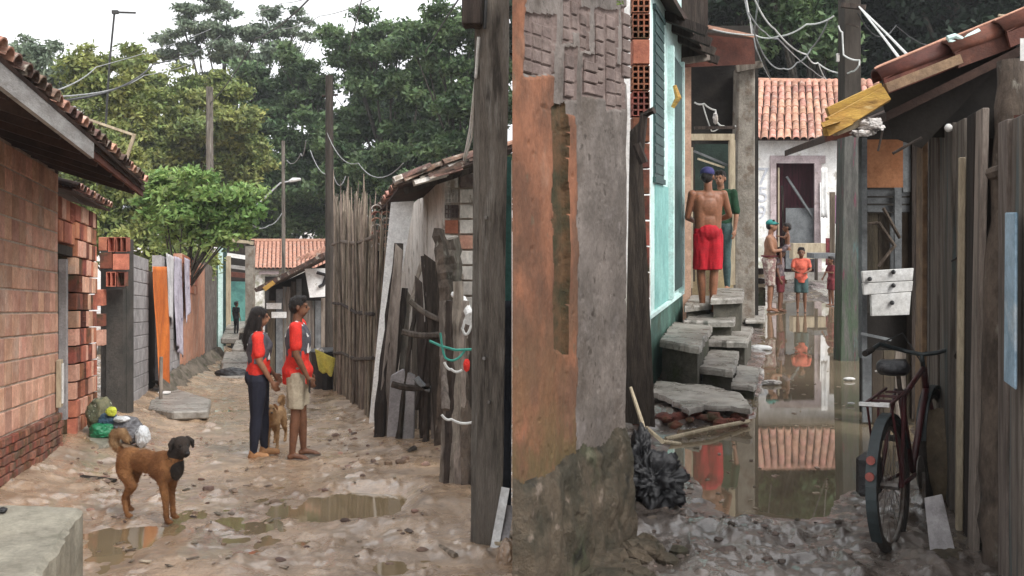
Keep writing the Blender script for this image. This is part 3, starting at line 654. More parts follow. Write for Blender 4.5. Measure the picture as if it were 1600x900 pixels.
# --- bags on broken concrete
q = Lg(152,708)
slabtop('broken_slab', [Lg(112,700)[:2],Lg(118,676)[:2],Lg(180,690)[:2],Lg(190,712)[:2],Lg(150,722)[:2]], gL(q.y)+.20, .18, K['concrete'], jit=.03, label='broken grey slab under the rubbish bags', cat='slab')
YB = 10.75
clump('rubbish_bag', at(163,673,YB), .155, K['green_bag'], 'shiny green rubbish bag at the bottom of the pile', 'bag', (1.1,.9,.7), seed=1)
clump('rubbish_bag', at(198,671,YB+.05), .165, K['grey_bag'], 'grey rubbish bag to the right of the green one', 'bag', (1.15,.9,.95), seed=4)
clump('rubbish_bag', at(223,682,YB-.02), .10, K['white_bag'], 'small white plastic bag at the right end of the pile', 'bag', (.8,.8,1.2), seed=6)
clump('rubbish_bag', at(157,648,YB+.15), .17, K['camo_bag'], 'mottled green and white sack on top of the rubbish pile', 'bag', (.9,.8,1.2), seed=8)
clump('rubbish_bag', at(170,656,YB+.02), .10, K['blue_bag'], 'dark blue bag squeezed between the mottled sack and green bag', 'bag', (1.2,.9,.8), seed=9)
clump('rag', at(174,643,YB-.05), .055, K['lime'], 'bright lime yellow rag on top of the rubbish bags', 'rag', (1.1,.8,1.0), seed=10)
clump('knotted_bag', at(190,655,YB-.05), .06, K['white_bag'], 'knotted white plastic bag above the grey rubbish bag', 'bag', (1.5,.8,.6), seed=12)
# --- planks and stones on the ground, left
b = MB(); p0 = Lg(122,757,.06); p1 = Lg(178,762,.06); b.beam(p0, p1, .07, .03, side=(0,1,0), jit=.008); b.build('charred_stick', K['wood_dark'], label='dark flat stick lying in the mud behind the dog', cat='stick')
rr = random.Random(3)
st = MB()
for k in range(170):
    px = rr.uniform(110,690); py = rr.uniform(640,890)
    if k % 3 == 0: px = rr.uniform(110,240); py = rr.uniform(680,770)
    if k % 3 == 1: px = rr.uniform(490,690); py = rr.uniform(670,745)
    q = Lg(px, py); wl = -2.35-.233*q.y
    if q.x < wl+.1: continue
    r = rr.uniform(.008,.03)*(1 if rr.random() < .9 else 1.8); q.z = gz(q.x, q.y)+r*.2
    st.ball(q, r, 6, 4, sq=(rr.uniform(.8,1.5), rr.uniform(.8,1.3), .6), noise=.2)
K['stone'] = mat('stone', (.30,.19,.135), (.14,.10,.08), 2.5, .8, .4, 40, island=True, rand=.5)
st.build('loose_stones', K['stone'], kind='stuff', label='loose stones and brick crumbs in the mud', cat='stones')
lt = MB()
for k in range(110):
    px = rr.uniform(140,700); py = rr.uniform(640,895); q = Lg(px, py); q.z = gz(q.x,q.y)+.008
    if q.x < -2.35-.233*q.y+.1: continue
    a = rr.uniform(0,3.14); s = rr.uniform(.015,.05); M = Matrix.Rotation(a,3,'Z'); 
    lt.box(q, (s*1.6, s*.6, .006), M=M@Matrix.Rotation(rr.uniform(-.3,.3),3,'X'))
K['litter'] = mat('litter', (.10,.075,.055), (.3,.24,.19), 6, .8, 0, island=True, rand=.6)
lt.build('scattered_leaves', K['litter'], kind='stuff', label='scattered leaves and litter trodden into the mud', cat='litter')

# --- far end, left: mint porch, steps, old pillar
V7 = thing('mint_porch_house', 'far mint green house with a dark open porch at the lane end', 'house', at(365,560,33))
for (px,w,y0,y1,m) in ((345,8,375,560,'mint'),(352,4,385,540,'teal_dark'),(357,6,400,540,'pale_wood'),(338,7,400,570,'teal_low')):
    b = MB(); b.beam(at(px,y1,32), at(px,y0,32), w/F*32, .12, side=(1,0,0)); b.build('post', K[m], V7)
b = MB(); b.beam(at(342,372,31.8), at(352,372,31.8), .15, .2); b.build('post_cap', K['mint'], V7)
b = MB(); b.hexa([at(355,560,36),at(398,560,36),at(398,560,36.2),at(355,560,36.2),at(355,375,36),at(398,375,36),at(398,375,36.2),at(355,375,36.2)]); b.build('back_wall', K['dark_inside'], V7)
b = MB(); b.beam(at(372,520,35.5), at(374,440,35.5), .6, .05, side=(1,0,0)); b.build('door', K['teal'], V7)
for (x0_,y0_,x1_,y1_,w,m) in ((355,398,388,403,.14,'white_board'),(357,416,388,420,.12,'fascia'),(357,428,388,431,.18,'rust'),(350,374,396,380,.12,'pale_wood'),(355,386,390,388,.35,'wood_dark')):
    b = MB(); b.beam(at(x0_,y0_,34.5), at(x1_,y1_,34.5), .1, w, side=(0,1,0)); b.build('porch_beam', K[m], V7)
b = MB(); b.beam(at(391,600,29.5), at(391,385,29.5), .24, .24, side=(1,0,0)); b.build('pillar', K['pillar'], label='old square pillar at the far end of the left lane', cat='pillar')
for i, (a,c,y0_,y1_,Y) in enumerate(((342,392,588,598,22.5),(345,390,566,576,25),(362,392,545,552,27),(345,372,528,540,29),(352,392,512,518,31))):
    b = MB(); p = [at(a,y0_,Y),at(c,y0_+2,Y),at(c+2,y0_-10,Y+2),at(a+6,y0_-10,Y+2)]
    z = p[0].z; p = [Vector((q.x,q.y,z)) for q in p]; b.prism(p, (0,0,-.18)); b.build('step_slab', K['concrete_wet'], label=['lowest and nearest','second','third','fourth','highest and farthest'][i]+' wet step slab at the far left end of the lane', cat='step', group='step slabs by the mint porch', bevel=.03)
clump('dark_bundle', at(362,583,22.8), .25, K['black_plastic'], 'black plastic bundle at the foot of the far steps', 'bundle', (1.5,1,.5), seed=14)

# --- houses with tiled roof (far end) : left one
def far_house_left():
    Y = 45; T = thing('white_house', 'distant white house with a pink tiled roof behind the two people', 'house', at(450,560,Y))
    b = MB(); b.hexa([at(392,560,Y),at(530,560,Y),at(530,560,Y)+Vector((0,4,0)),at(392,560,Y)+Vector((0,4,0)),at(392,415,Y),at(530,415,Y),at(530,415,Y)+Vector((0,4,0)),at(392,415,Y)+Vector((0,4,0))]); b.build('wall', K['white_wall'], T)
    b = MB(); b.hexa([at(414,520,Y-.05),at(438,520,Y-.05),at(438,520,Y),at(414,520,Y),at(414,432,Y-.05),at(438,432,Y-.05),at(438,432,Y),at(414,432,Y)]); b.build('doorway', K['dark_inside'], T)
    e = at(390,420,Y-.4); r = at(395,378,Y+2.6)
    Dv = (r-e); Dv.x = -.233*Dv.y; n = 8
    tile_roof(T, e, Vector((1,0,0)), Dv, 21, n, .20, Dv.length/n, ['tile'], stuff=True)
    b = MB(); b.tube([r+Vector((-.1,0,.05)), r+Vector((4.4,0,.05))], .11, 8); b.build('ridge', K['tile_edge'], T)
    b = MB(); b.beam(at(405,426,Y-.2), at(436,426,Y-.2), .1, .15, side=(0,1,0)); b.build('lintel', K['frame_pink'], T)
far_house_left()
# --- shed at the right of the far end
SH = thing('plank_shed', 'dark plank shed with a sloping tile edge behind the man in red', 'shed', at(470,600,23.5))
Y = 23.5
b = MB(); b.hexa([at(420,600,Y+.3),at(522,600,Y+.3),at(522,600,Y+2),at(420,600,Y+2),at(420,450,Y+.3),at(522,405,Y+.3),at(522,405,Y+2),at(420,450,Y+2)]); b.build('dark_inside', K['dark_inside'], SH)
b = MB(); b.beam(at(412,450,Y-.2), at(516,396,Y-.2), 1.6, .10, side=(0,1,0)); b.build('roof_edge', K['tile_dark'], SH)
b = MB(); b.beam(at(413,452,Y-1.0), at(428,441,Y-1.0), .1, .10, side=(0,1,0)); b.build('roof_edge_tip', K['amber'], SH)
for k in range(8):
    b = MB(); x = 464+k*6.5; b.beam(at(x,405-k*.9,Y-.6), at(x+6,401-k*2.6,Y-.6), .12, .07, side=(0,1,0)); b.build('roof_tile', K['tile'], SH)
for k,(px,w,m,yt) in enumerate([(424,12,'panel_brown',470),(437,10,'panel_grey',452),(448,12,'wood_blue',448),(459,8,'wood_dark',440),(467,8,'panel_grey',436),(478,9,'wood_grey',470),(487,8,'wood_blue',470),(497,9,'panel_grey',470),(507,9,'wood_grey',466)]):
    b = MB(); b.beam(at(px,610,Y), at(px,yt,Y), w/F*Y, .04, side=(1,0,0), jit=.01); b.build('plank', K[m], SH)
b = MB(); b.hexa([at(484,465,Y-.3),at(514,463,Y-.3),at(514,463,Y-.24),at(484,465,Y-.24),at(476,420,Y-.3),at(512,419,Y-.3),at(512,419,Y-.24),at(476,420,Y-.24)]); pn = b.build('white_panel', K['white_board'], SH)
b = MB(); b.tube(rope([at(495,426,Y-.35),at(510,430,Y-.35),at(505,445,Y-.35),at(498,448,Y-.35)]), .04, 5); b.build('black_mark', K['black_plastic'], pn)
for k,(x,y_) in enumerate(((428,478),(436,492))):
    b = MB(); b.box(at(x,y_,Y-.4), (.35,.05,.14)); b.build('drawer_front', K['white_paint'], SH)
# --- bin with yellow cloth
bx = Lg(507,612); 
b = MB(); b.tube([bx+Vector((0,0,-.05)), bx+Vector((0,0,.45)), bx+Vector((0,0,.82)), bx+Vector((0,0,.84))], [.22,.27,.31,.27], 16); b.build('black_barrel', K['black_plastic'], label='black barrel standing against the far end of the stick fence', cat='barrel')
drape('yellow_cloth', [at(492,545,18.4),at(524,560,18.4),at(519,588,18.4),at(498,580,18.4)], K['yellow_cloth'], label='yellow cloth thrown over the black barrel', cat='cloth', fold=.03, nu=10, nv=10, seed=1)
clump('pale_rag', at(499,549,18.6), .09, K['rag'], 'pale rag on the rim of the black barrel', 'rag', seed=15)

# --- stick fence
SF = thing('stick_fence', 'tall fence of rough upright sticks on the right side of the lane', 'fence', (-2.6,16,-SL*16))
pF = Vector((-1.85,13.1,0)); pE = Vector((-3.50,19.0,0)); rr = random.Random(12)
N_ = 118
sm = []
for v in range(7):
    m = MB(); pts = [Vector((rr.uniform(-.012,.012)*1.5, rr.uniform(-.012,.012), z)) for z in (0,.25,.5,.75,.93,1)]
    m.tube(pts, [.020,.0185,.017,.015,.012,.004], 6); me_ = m.mesh('stick', smooth=True); me_.materials.append(K['wood_fence']); sm.append(me_)
for k in range(N_):
    t = (k+rr.uniform(-.3,.3))/(N_-1); p = pF.lerp(pE, t); top = 3.05+.75*t+rr.uniform(-.28,.18)
    if rr.random() < .10: top += rr.uniform(.2,.55)
    if t < .18: top -= rr.uniform(.0,.5)
    o = link('stick', sm[k % 7], None, SF, (p.x+rr.uniform(-.05,.05), p.y+rr.uniform(-.03,.03), -SL*p.y-.1)); w = rr.uniform(.8,1.6)
    o.scale = (w, w, top+.1); lz = rr.uniform(0,6.28); o.rotation_euler = (Matrix.Rotation(rr.uniform(-.02,.06)*(1-t)+rr.uniform(-.015,.015), 3, 'Y')@Matrix.Rotation(rr.uniform(-.015,.015), 3, 'X')@Matrix.Rotation(lz, 3, 'Z')).to_euler()
for (h0_,h1_,m_) in ((1.55,1.75,'wood_dark'),(.95,.75,'wood_dark'),(2.6,2.9,'wood_fence')):
    b = MB(); a = pF+Vector((-.04,-.02,-SL*pF.y+h0_)); c = pE+Vector((-.05,-.02,-SL*pE.y+h1_)); b.tube([a, a.lerp(c,.35)+Vector((0,0,-.05)), a.lerp(c,.7)+Vector((0,0,.03)), c], .03, 6); b.build('rail', K[m_], SF)
TS = thing('tile_stack', 'small stack of whitish clay tiles beside the top of the white plank', 'tiles', at(600,380,13.9))
for k in range(7):
    for j in range(2):
        m_ = tile_mesh(Vector((0,-1,0)), Vector((1,0,0)), Vector((0,0,1)), .3, .075, .065); m_.materials.append(K['tile' if (k+j)%3 else 'limewash']); link('roof_tile', m_, None, TS, at(588+j*16,326+k*10,13.8))
b = MB(); b.beam(at(598,600,14.0), at(598,392,14.0), .3, .1, side=(1,0,0)); b.build('support', K['wood_dark'], TS)
# --- whitened board house with tile roof
WH = thing('whitewashed_shack', 'whitewashed shack with a ragged tile roof behind the leaning posts', 'house', (-.9,12.5,-SL*12.5))
FW = Fr((-.89+.233*12.5,0,0), (-.233,1,-SL), (-1,-.233,0))
b = MB(); FW.cell(b, 12.5, 17.6, -.12, 0, -.3, 3.33); b.build('limewashed_wall', K['limewash'], WH)
rr = random.Random(4)
for k in range(12):
    a = 12.55+k*.42; b = MB(); FW.cell(b, a, a+.40, 0, .018+rr.uniform(0,.01), -.1, 3.32-rr.uniform(0,.03)); b.build('board', K['limewash'], WH)
b = MB(); zg = -SL*12.5
FX = Fr((0,12.5,0), (1,0,0), (0,-1,0))
b.hexa([(-.88,12.52,zg-.3),(.0,12.52,zg-.3),(.0,12.7,zg-.3),(-.88,12.7,zg-.3),(-.88,12.52,2.22),(.0,12.52,2.35),(.0,12.7,2.35),(-.88,12.7,2.22)]); b.build('end_wall', K['mortar'], WH)
rows_ = [(-.87,-.70,'rib_brick',1),(-.68,-.50,'limewash',0),(-.48,-.28,'limewash',0),(-.26,-.02,'brick',0)]
rr = random.Random(6)
for r in range(11):
    z0 = 2.18-.2*(r+1)
    for (xa,xb,m_,hl) in rows_:
        m_ = rr.choice(['limewash','rib_brick']) if r < 3 else rr.choice(['limewash','brick','brick_bright','limewash','limewash'])
        if r in (3,) and xa < -.8: m_ = 'brick_bright'
        hl = (r in (1,2) and xa < -.8)
        me_ = (hollow_mesh(FX, xb-xa, .06, .17, 4, 3) if hl else block_mesh(FX, xb-xa, .06, .175)); me_.materials.append(K[m_])
        link('brick', me_, None, WH, ((xa+xb)/2, 12.49, z0+.1))
D = Vector((1,.1,.42)).normalized(); U2 = Vector((-.233,1,-SL-.02)).normalized()
D = Vector((1,.05,.36)).normalized(); tile_roof(WH, Vector((-1.40,11.75,1.98)), U2, D, 14, 4, .18, .40, ['tile_dark','tile_dark','tile_dark','tile'], seed=17, lift=.02)
for k in range(16):
    rk = random.Random(k); m_ = tile_mesh(-(D+Vector((0,rk.uniform(-.15,.15),rk.uniform(-.1,.1)))).normalized(), U2, U2.cross(D).normalized()*-1 if U2.cross(D).z < 0 else U2.cross(D).normalized(), .42, .09, .07); m_.materials.append(K[rk.choice(['tile_dark','tile_dark','tile_dark','limewash'])]); link('roof_tile', m_, None, WH, Vector((-1.46+rk.uniform(0,.75), 11.66+rk.uniform(-.06,.05), 0))+Vector((0,0,1.98+.045*rk.randint(-2,1)+.0))+Vector((0,0,.36*k/16*.75)) if False else Vector((-1.42+.95*k/16, 11.66+rk.uniform(-.05,.04), 1.985+.36*.95*k/16+.04*rk.randint(-2,1))))
b = MB(); b.beam(at(632,300,11.85), at(748,262,11.85), .06, .07, side=(0,1,0)); b.build('roof_beam', K['wood_dark'], WH)
# --- white board leaning
b = MB(); b.hexa([at(576,664,12.9),at(588,668,12.9),at(588,668,12.95),at(576,664,12.95),at(611,316,12.6),at(647,314,12.6),at(647,314,12.65),at(611,316,12.65)]); b.build('white_plank', K['white_board'], label='tall white board leaning at the near end of the stick fence', cat='board', bevel=.004)
# --- rough stake fence in front of the shack
RF = thing('stake_fence', 'ramshackle fence of dark split posts between the white board and the big pole', 'fence', (-1.2,10.5,-SL*10.5))
def post(pts, w, m='wood_dark', name='post', par=RF, n=5, lab=None):
    P = [at(*p) for p in pts]; Q = rope(P, 0, 8); b = MB(); r = random.Random(int(pts[0][0]*7))
    ws = w if isinstance(w, (list,tuple)) else [w, w]
    rs = [(ws[0]+(ws[1]-ws[0])*i/(len(Q)-1))/2*r.uniform(.86,1.12) for i in range(len(Q))]
    Q = [q+Vector((r.uniform(-1,1), r.uniform(-1,1), 0))*rs[0]*.15 for q in Q]
    b.tube(Q, rs, n); o_ = b.build(name, K[m], par, label=lab); rot = r.uniform(0,6)
    for v in o_.data.vertices: v.co.x += .005*math.sin(v.index*5.1+rot); v.co.y += .005*math.cos(v.index*3.3)
    return o_
pb = MB()
for k,(x0,x1,yt,m) in enumerate(((628,640,520,'wood_grey'),(641,652,470,'wood_grey'),(653,664,500,'wood_dark'),(666,676,540,'wood_grey'),(700,716,500,'wood_dark'),(718,738,530,'wood_grey'))):
    pb = MB(); pb.hexa([at(x0,700,12.0),at(x1,700,12.0),at(x1,700,12.04),at(x0,700,12.04),at(x0+3,yt+9,12.0),at(x1+3,yt,12.0),at(x1+3,yt,12.04),at(x0+3,yt+9,12.04)]); pb.build('plank', K[m], RF)
post([(593,697,11.4),(603,560,11.5),(625,380,11.7)], (.22,.12))
post([(608,694,11.5),(613,600,11.5),(633,450,11.6)], (.10,.08), 'wood_dark')
post([(680,700,11.0),(681,560,11.0),(690,470,11.1)], (.12,.08), 'wood_grey')
post([(706,720,10.8),(704,600,10.8),(702,500,10.9)], (.16,.10), 'wood_grey')
post([(600,690,11.6),(622,540,11.7),(662,400,11.9)], (.09,.06), 'wood_grey')
post([(622,690,11.2),(640,540,11.3),(655,440,11.5)], (.08,.05), 'wood_dark')
for k,(xb0,xb1,yb,xt0,xt1,yt,Yk,m) in enumerate(((586,612,694,618,630,380,11.35,'wood_grey'),(614,628,690,634,642,450,11.5,'wood_grey'),(656,672,702,648,660,430,11.2,'wood_dark'),(700,722,722,690,712,440,10.5,'wood_grey'),(712,738,735,706,730,500,10.4,'wood_grey'))):
    b = MB(); b.hexa([at(xb0,yb,Yk),at(xb1,yb,Yk),at(xb1,yb,Yk+.05),at(xb0,yb,Yk+.05),at(xt0,yt,Yk+.2),at(xt1,yt+12,Yk+.2),at(xt1,yt+12,Yk+.25),at(xt0,yt,Yk+.25)]); b.build('plank', K[m], RF, bevel=.006)
b = MB(); b.hexa([at(680,712,10.7),at(708,715,10.7),at(708,715,10.76),at(680,712,10.76),at(662,396,10.9),at(690,416,10.9),at(690,416,10.96),at(662,396,10.96)]); b.build('plank', K['wood_dark'], RF)
post([(690,712,10.5),(698,560,10.5),(697,450,10.6),(684,358,10.7)], (.22,.15), 'bark')
post([(714,560,10.9),(712,450,10.9),(708,372,10.9)], (.2,.16), 'wood_grey')
post([(664,700,10.9),(668,620,10.9),(672,520,10.9)], (.08,.07))
post([(652,640,11),(668,520,11),(660,400,11)], (.05,.04))
for (x0_,y0_,x1_,y1_,w,m) in ((628,518,690,522,.045,'wood_grey'),(612,600,672,604,.05,'wood_dark'),(640,470,690,500,.04,'wood_grey'),(650,590,672,608,.05,'panel_grey')):
    b = MB(); b.tube(rope([at(x0_,y0_,10.8), at(x1_,y1_,10.8)], .03, 5), w/2+.012, 6); b.build('rail', K[m], RF)
rr = random.Random(31)
for k,(xb,yb,xt,yt,w,m) in enumerate([(691,762,697,500,.07,'wood_grey'),(700,768,704,470,.10,'wood_dark'),(708,780,716,440,.10,'wood_grey'),(718,786,724,470,.10,'wood_grey'),(728,770,728,480,.09,'bark'),(736,790,735,500,.08,'wood_dark'),(697,640,692,470,.06,'wood_grey'),(742,800,741,520,.06,'wood_grey')]):
    post([(xb,yb,8.35-.04*k),(xt,(yb+yt)/2,8.4),(xt,yt,8.45)], (w*1.15,w), m, 'stake')
b = MB(); b.tube(rope([at(672,533,8.2),at(690,541,8.1),at(712,547,8.1),at(737,546,8.1)]), .012, 6); b.tube(rope([at(688,520,8.1),at(697,560,8.1),at(728,545,8.1)], .05), .01, 6); b.build('cord', K['cable_teal'], RF, label='teal cord tied round the stakes')
for (pts,lab) in ((((690,648),(705,655),(737,660)),'white wire tied low around the stakes'),(((694,566),(705,577),(722,578)),'white wire tied round the middle of the stakes'),(((726,500),(722,512),(729,522),(736,508)),'curled white wire hanging at the top of the stakes')):
    b = MB(); b.tube(rope([at(x,y_,8.0) for x,y_ in pts], .02), .011, 6); b.build('wire', K['cable_white'], label=lab, cat='wire')
b = MB(); b.tube(rope([at(709,460,9.0),at(722,468,8.6),at(737,498,8.3)], 0, 6), [.03]*6+[.04]*6+[.07], 8); b.build('white_sheet_strip', K['white_paint'], label='torn white sheet strip sticking out beside the big pole', cat='sheet')
clump('red_rag', at(729,571,8.0), .035, K['shirt_red'], 'small red rag tied on the stakes beside the big pole', 'rag', (.8,.8,1.6), seed=19)
# concrete slab
p = Lg(630,692); Y = p.y
b = MB(); b.prism([at(609,690,Y),at(651,692,Y),at(653,580,Y),at(634,570,Y),at(616,580,Y)], (0,.08,0)); b.v = [v+Vector((0,-.35,0)) for v in b.v]; b.build('grey_slab', K['block_grey'], label='upright pale grey slab with a pointed top, leaning among the dark posts', cat='slab', bevel=.008)
# stick on ground
b = MB(); q = [Lg(545,733,.05),Lg(590,727,.06),Lg(632,724,.08),Lg(647,718,.12)]; b.tube(q, [.015,.025,.03,.035], 7); b.tube([Lg(600,737,.05),Lg(622,725,.08)], .02, 6); b.build('fallen_branch', K['wood_dark'], label='crooked dark branch lying across the mud on the right of the lane', cat='branch')
b = MB(); q = [Lg(640,838,.03),Lg(668,850,.03),Lg(712,876,.03)]; b.tube(q, .02, 7); b.build('fallen_stick', K['wood_fence'], label='thin stick half sunk in mud near the bottom right of the lane', cat='stick')
# --- big pole
Y = 6.35
PO = thing('utility_pole', 'big weathered pole close to the camera in the middle of the picture', 'utility pole', at(757,872,Y))
def quadcol(xs_b, xs_t, yb, yt, Y0, Y1, m, name='shaft'):
    b = MB(); n = 14
    for i in range(n):
        t0, t1 = i/n, (i+1)/n
        pass
    vs = []; fs = []
    r = random.Random(int(xs_b[0]))
    for i in range(n+1):
        t = i/n; y_ = yb+(yt-yb)*t; xa = xs_b[0]+(xs_t[0]-xs_b[0])*t+r.uniform(-1,1); xc = xs_b[1]+(xs_t[1]-xs_b[1])*t+r.uniform(-1,1)
        a = at(xa,y_,Y0); c = at(xc,y_,Y0)
        vs += [a, c, Vector((c.x,Y1,c.z)), Vector((a.x,Y1,a.z))]
    for i in range(n):
        for k in range(4): fs.append((4*i+k, 4*i+(k+1)%4, 4*i+4+(k+1)%4, 4*i+4+k))
    fs += [(3,2,1,0), (4*n,4*n+1,4*n+2,4*n+3)]
    b.add(vs, fs); return b.build(name, m, PO, bevel=0)
quadcol((735,750),(744,765), 872, -260, Y+.06, Y+.25, K['pole_light'])
quadcol((742,784),(755,799), 876, -260, Y, Y+.22, K['pole'])
b = MB(); b.box(at(738,0,Y)+Vector((0,-.02,.0)), (.13,.16,.36)); b.build('meter_box', K['wood_dark'], PO, bevel=.01)
b = MB(); b.tube([at(757,45,Y-.03), at(762,-60,Y-.03)], .012, 6); b.build('conduit', K['cable_dark'], PO)
for (x,y_) in ((760,340),(757,560),(764,628)):
    b = MB(); b.tube([at(x-1,y_,Y-.03), at(x+1,y_,Y+.02)], .012, 6); b.build('bolt', K['metal'], PO)
b = MB(); b.tube(rope([at(748,58,6.3),at(744,120,6.4),at(735,200,7.5),at(725,250,9.0)], 0), .011, 6); b.tube(rope([at(748,70,6.3),at(742,150,6.5),at(737,215,7.5),at(727,250,9.0)], 0), .007, 6)
b.build('white_cable', K['cable_white'], label='white cable running down from the big pole to the shack roof', cat='cable')
# --- sheet materials between pole and the clay house corner
b = MB(); b.hexa([at(784,500,6.75),at(799,500,6.75),at(799,500,6.78),at(784,500,6.78),at(788,245,6.75),at(799,245,6.75),at(799,245,6.78),at(788,245,6.78)]); b.build('teal_sheet', K['teal'], label='narrow teal sheet standing right behind the big pole', cat='sheet')
drape('dark_tarp', [at(776,470,6.72),at(799,470,6.72),at(799,790,6.72),at(772,790,6.72)], K['tarp'], fold=.008, label='dark blue tarpaulin hanging below the teal sheet behind the big pole', cat='tarpaulin', nu=8, nv=24)
for k,(a,c,d,e) in enumerate((((771,865),(790,762),'white_paint','pale'),((784,868),(797,790),'block_grey','grey'),((778,850),(799,838),'pale_wood','short wooden'))):
    b = MB(); b.beam(at(*a,6.2)+Vector((0,0,0)), at(*c,6.35), .055, .02, side=(1,0,0)); b.build('broken_board', K[d], label=e+' broken board leaning at the foot of the big pole', cat='board')
clump('clay_lump', at(795,880,6.0), .14, K['ground'], 'rounded lump of clay at the foot of the big pole', 'clay lump', (.6,.8,1.1), seed=23)
# --- far poles, lamp, antenna, wires
def pole(name, label, px, yb, yt, Y, w, m, cat='utility pole'):
    T = thing(name, label, cat, at(px,yb,Y)); b = MB(); b.tube([at(px,yb,Y), at(px,(yb+yt)/2,Y), at(px-.5,yt,Y)], [w/2,w/2*.95,w/2*.85], 10); b.build('shaft', m, T); return T
T1 = pole('utility_pole', 'dark utility pole rising above the bright green tree', 328, 560, 136, 42, .36, K['pole'])
T2 = pole('utility_pole', 'tall dark pole at the far end of the stick fence', 515, 600, 118, 21, .20, K['pole_dark'])
b = MB(); b.tube([at(503,150,21), at(528,148,21)], .025, 6); b.build('crossarm', K['pole_dark'], T2)
T3 = pole('street_lamp', 'street lamp with a long pale arm over the far white house', 443, 520, 220, 38, .16, K['pole'], 'street lamp')
b = MB(); b.tube([at(396,326,38), at(438,286,38), at(454,283,38)], .035, 6); b.build('arm', K['steel_paint'], T3)
b = MB(); b.tube([at(452,283,38), at(458,281,38), at(470,280,38)], [.05,.09,.05], 8); b.build('lamp_head', K['white_paint'], T3)
T4 = thing('antenna', 'thin antenna mast above the roof of the brick house', 'antenna', at(168,190,26))
b = MB(); b.tube([at(165,200,26), at(171,100,26), at(179,18,26)], .03, 6); b.build('mast', K['cable_dark'], T4)
b = MB(); b.tube([at(176,19,26), at(212,20,26)], .03, 6); b.box(at(180,19,26), (.16,.1,.1)); b.build('crossbar', K['cable_dark'], T4)
wires = [((70,160,9.9),(240,100,25),(345,55,42),.5,'cable_dark','thick black wire from the brick house roof to the pole'),
 ((75,152,9.9),(225,118,25),(330,85,42),.3,'cable','grey wire below the black wire over the brick house'),
 ((60,150,9.9),(150,105,22),(330,45,42),.2,'cable','thin grey wire crossing the sky above the brick house'),
 ((330,160,42),(400,60,30),(500,-20,20),.4,'cable_dark','wire climbing from the dark pole out of the top of the picture'),
 ((400,15,30),(440,5,28),(520,-20,20),.2,'cable','pale thin wire in the sky left of centre'),
 ((440,45,30),(500,25,26),(620,-20,15),.2,'cable','pale thin wire in the sky above the trees'),
 ((545,80,22),(560,20,18),(570,-20,15),0,'cable_dark','steep dark wire above the tall trees'),
 ((665,80,12),(690,40,9),(722,-10,6.4),0,'cable_dark','thick dark wire reaching the box on the big pole'),
 ((510,205,21),(560,255,18),(630,255,14),.6,'cable','sagging wire from the fence pole to the shack'),
 ((485,235,24),(520,270,21),(540,275,21),.6,'cable','short sagging wire left of the fence pole'),
 ((448,250,38),(470,240,34),(478,220,30),.6,'cable','wire loop above the street lamp'),
 ((395,352,36),(420,352,37),(441,332,38),.3,'cable','wire from the mint porch to the street lamp'),
 ((95,285,10),(120,310,11),(140,330,11.6),.05,'cable','thin cable under the eave of the brick house')]
for a,c,d,sg,m,lab in wires:
    b = MB(); p = [at(*a),at(*c),at(*d)]; r = .0011*(a[2]+d[2])/2*(1.5 if m == 'cable_dark' else 1)*.42
    b.tube(rope(p, sg*.4, 10), max(r, .006), 5); b.build('overhead_wire', K[m], label=lab, cat='wire')
# ================================================================ TREES
def leaves_mesh(name, clumps, n, size, seed, flat=.5):
    r = np.random.default_rng(seed); C = np.array([c[0] for c in clumps], float); Rr = np.array([c[1] for c in clumps], float)
    sq = np.array([c[2] if len(c) > 2 else .75 for c in clumps]); w = Rr**2.2; w /= w.sum()
    k = r.choice(len(clumps), n, p=w)
    # twig centres inside clumps, leaves around twigs
    nt_ = max(1, n//14); kt = r.choice(len(clumps), nt_, p=w)
    d = r.normal(size=(nt_,3)); d /= np.linalg.norm(d, axis=1)[:,None]
    rad = Rr[kt]*(.35+.68*r.random(nt_)**.6); tw = C[kt]+d*rad[:,None]*np.stack([np.ones(nt_), np.ones(nt_), sq[kt]], 1)
    idx = r.integers(0, nt_, n); off = r.normal(size=(n,3))*size*np.array([1.5,1.5,.8]); P = tw[idx]+off
    nn = r.normal(size=(n,3))*(1-flat)+np.array([0,-.1,1.0])*flat; nn /= np.linalg.norm(nn, axis=1)[:,None]
    a = np.cross(nn, r.normal(size=(n,3))); a /= np.linalg.norm(a, axis=1)[:,None]; b_ = np.cross(nn, a)
    s = size*(.6+.8*r.random(n))[:,None]
    V = np.stack([P-a*s, P+b_*s*.45-nn*s*.12, P+a*s, P-b_*s*.45-nn*s*.12], 1).reshape(-1, 3)
    me = bpy.data.meshes.new(name); me.vertices.add(4*n); me.vertices.foreach_set('co', V.ravel())
    me.loops.add(4*n); me.loops.foreach_set('vertex_index', np.arange(4*n)); me.polygons.add(n); me.polygons.foreach_set('loop_start', np.arange(0, 4*n, 4))
    me.update(calc_edges=True); return me
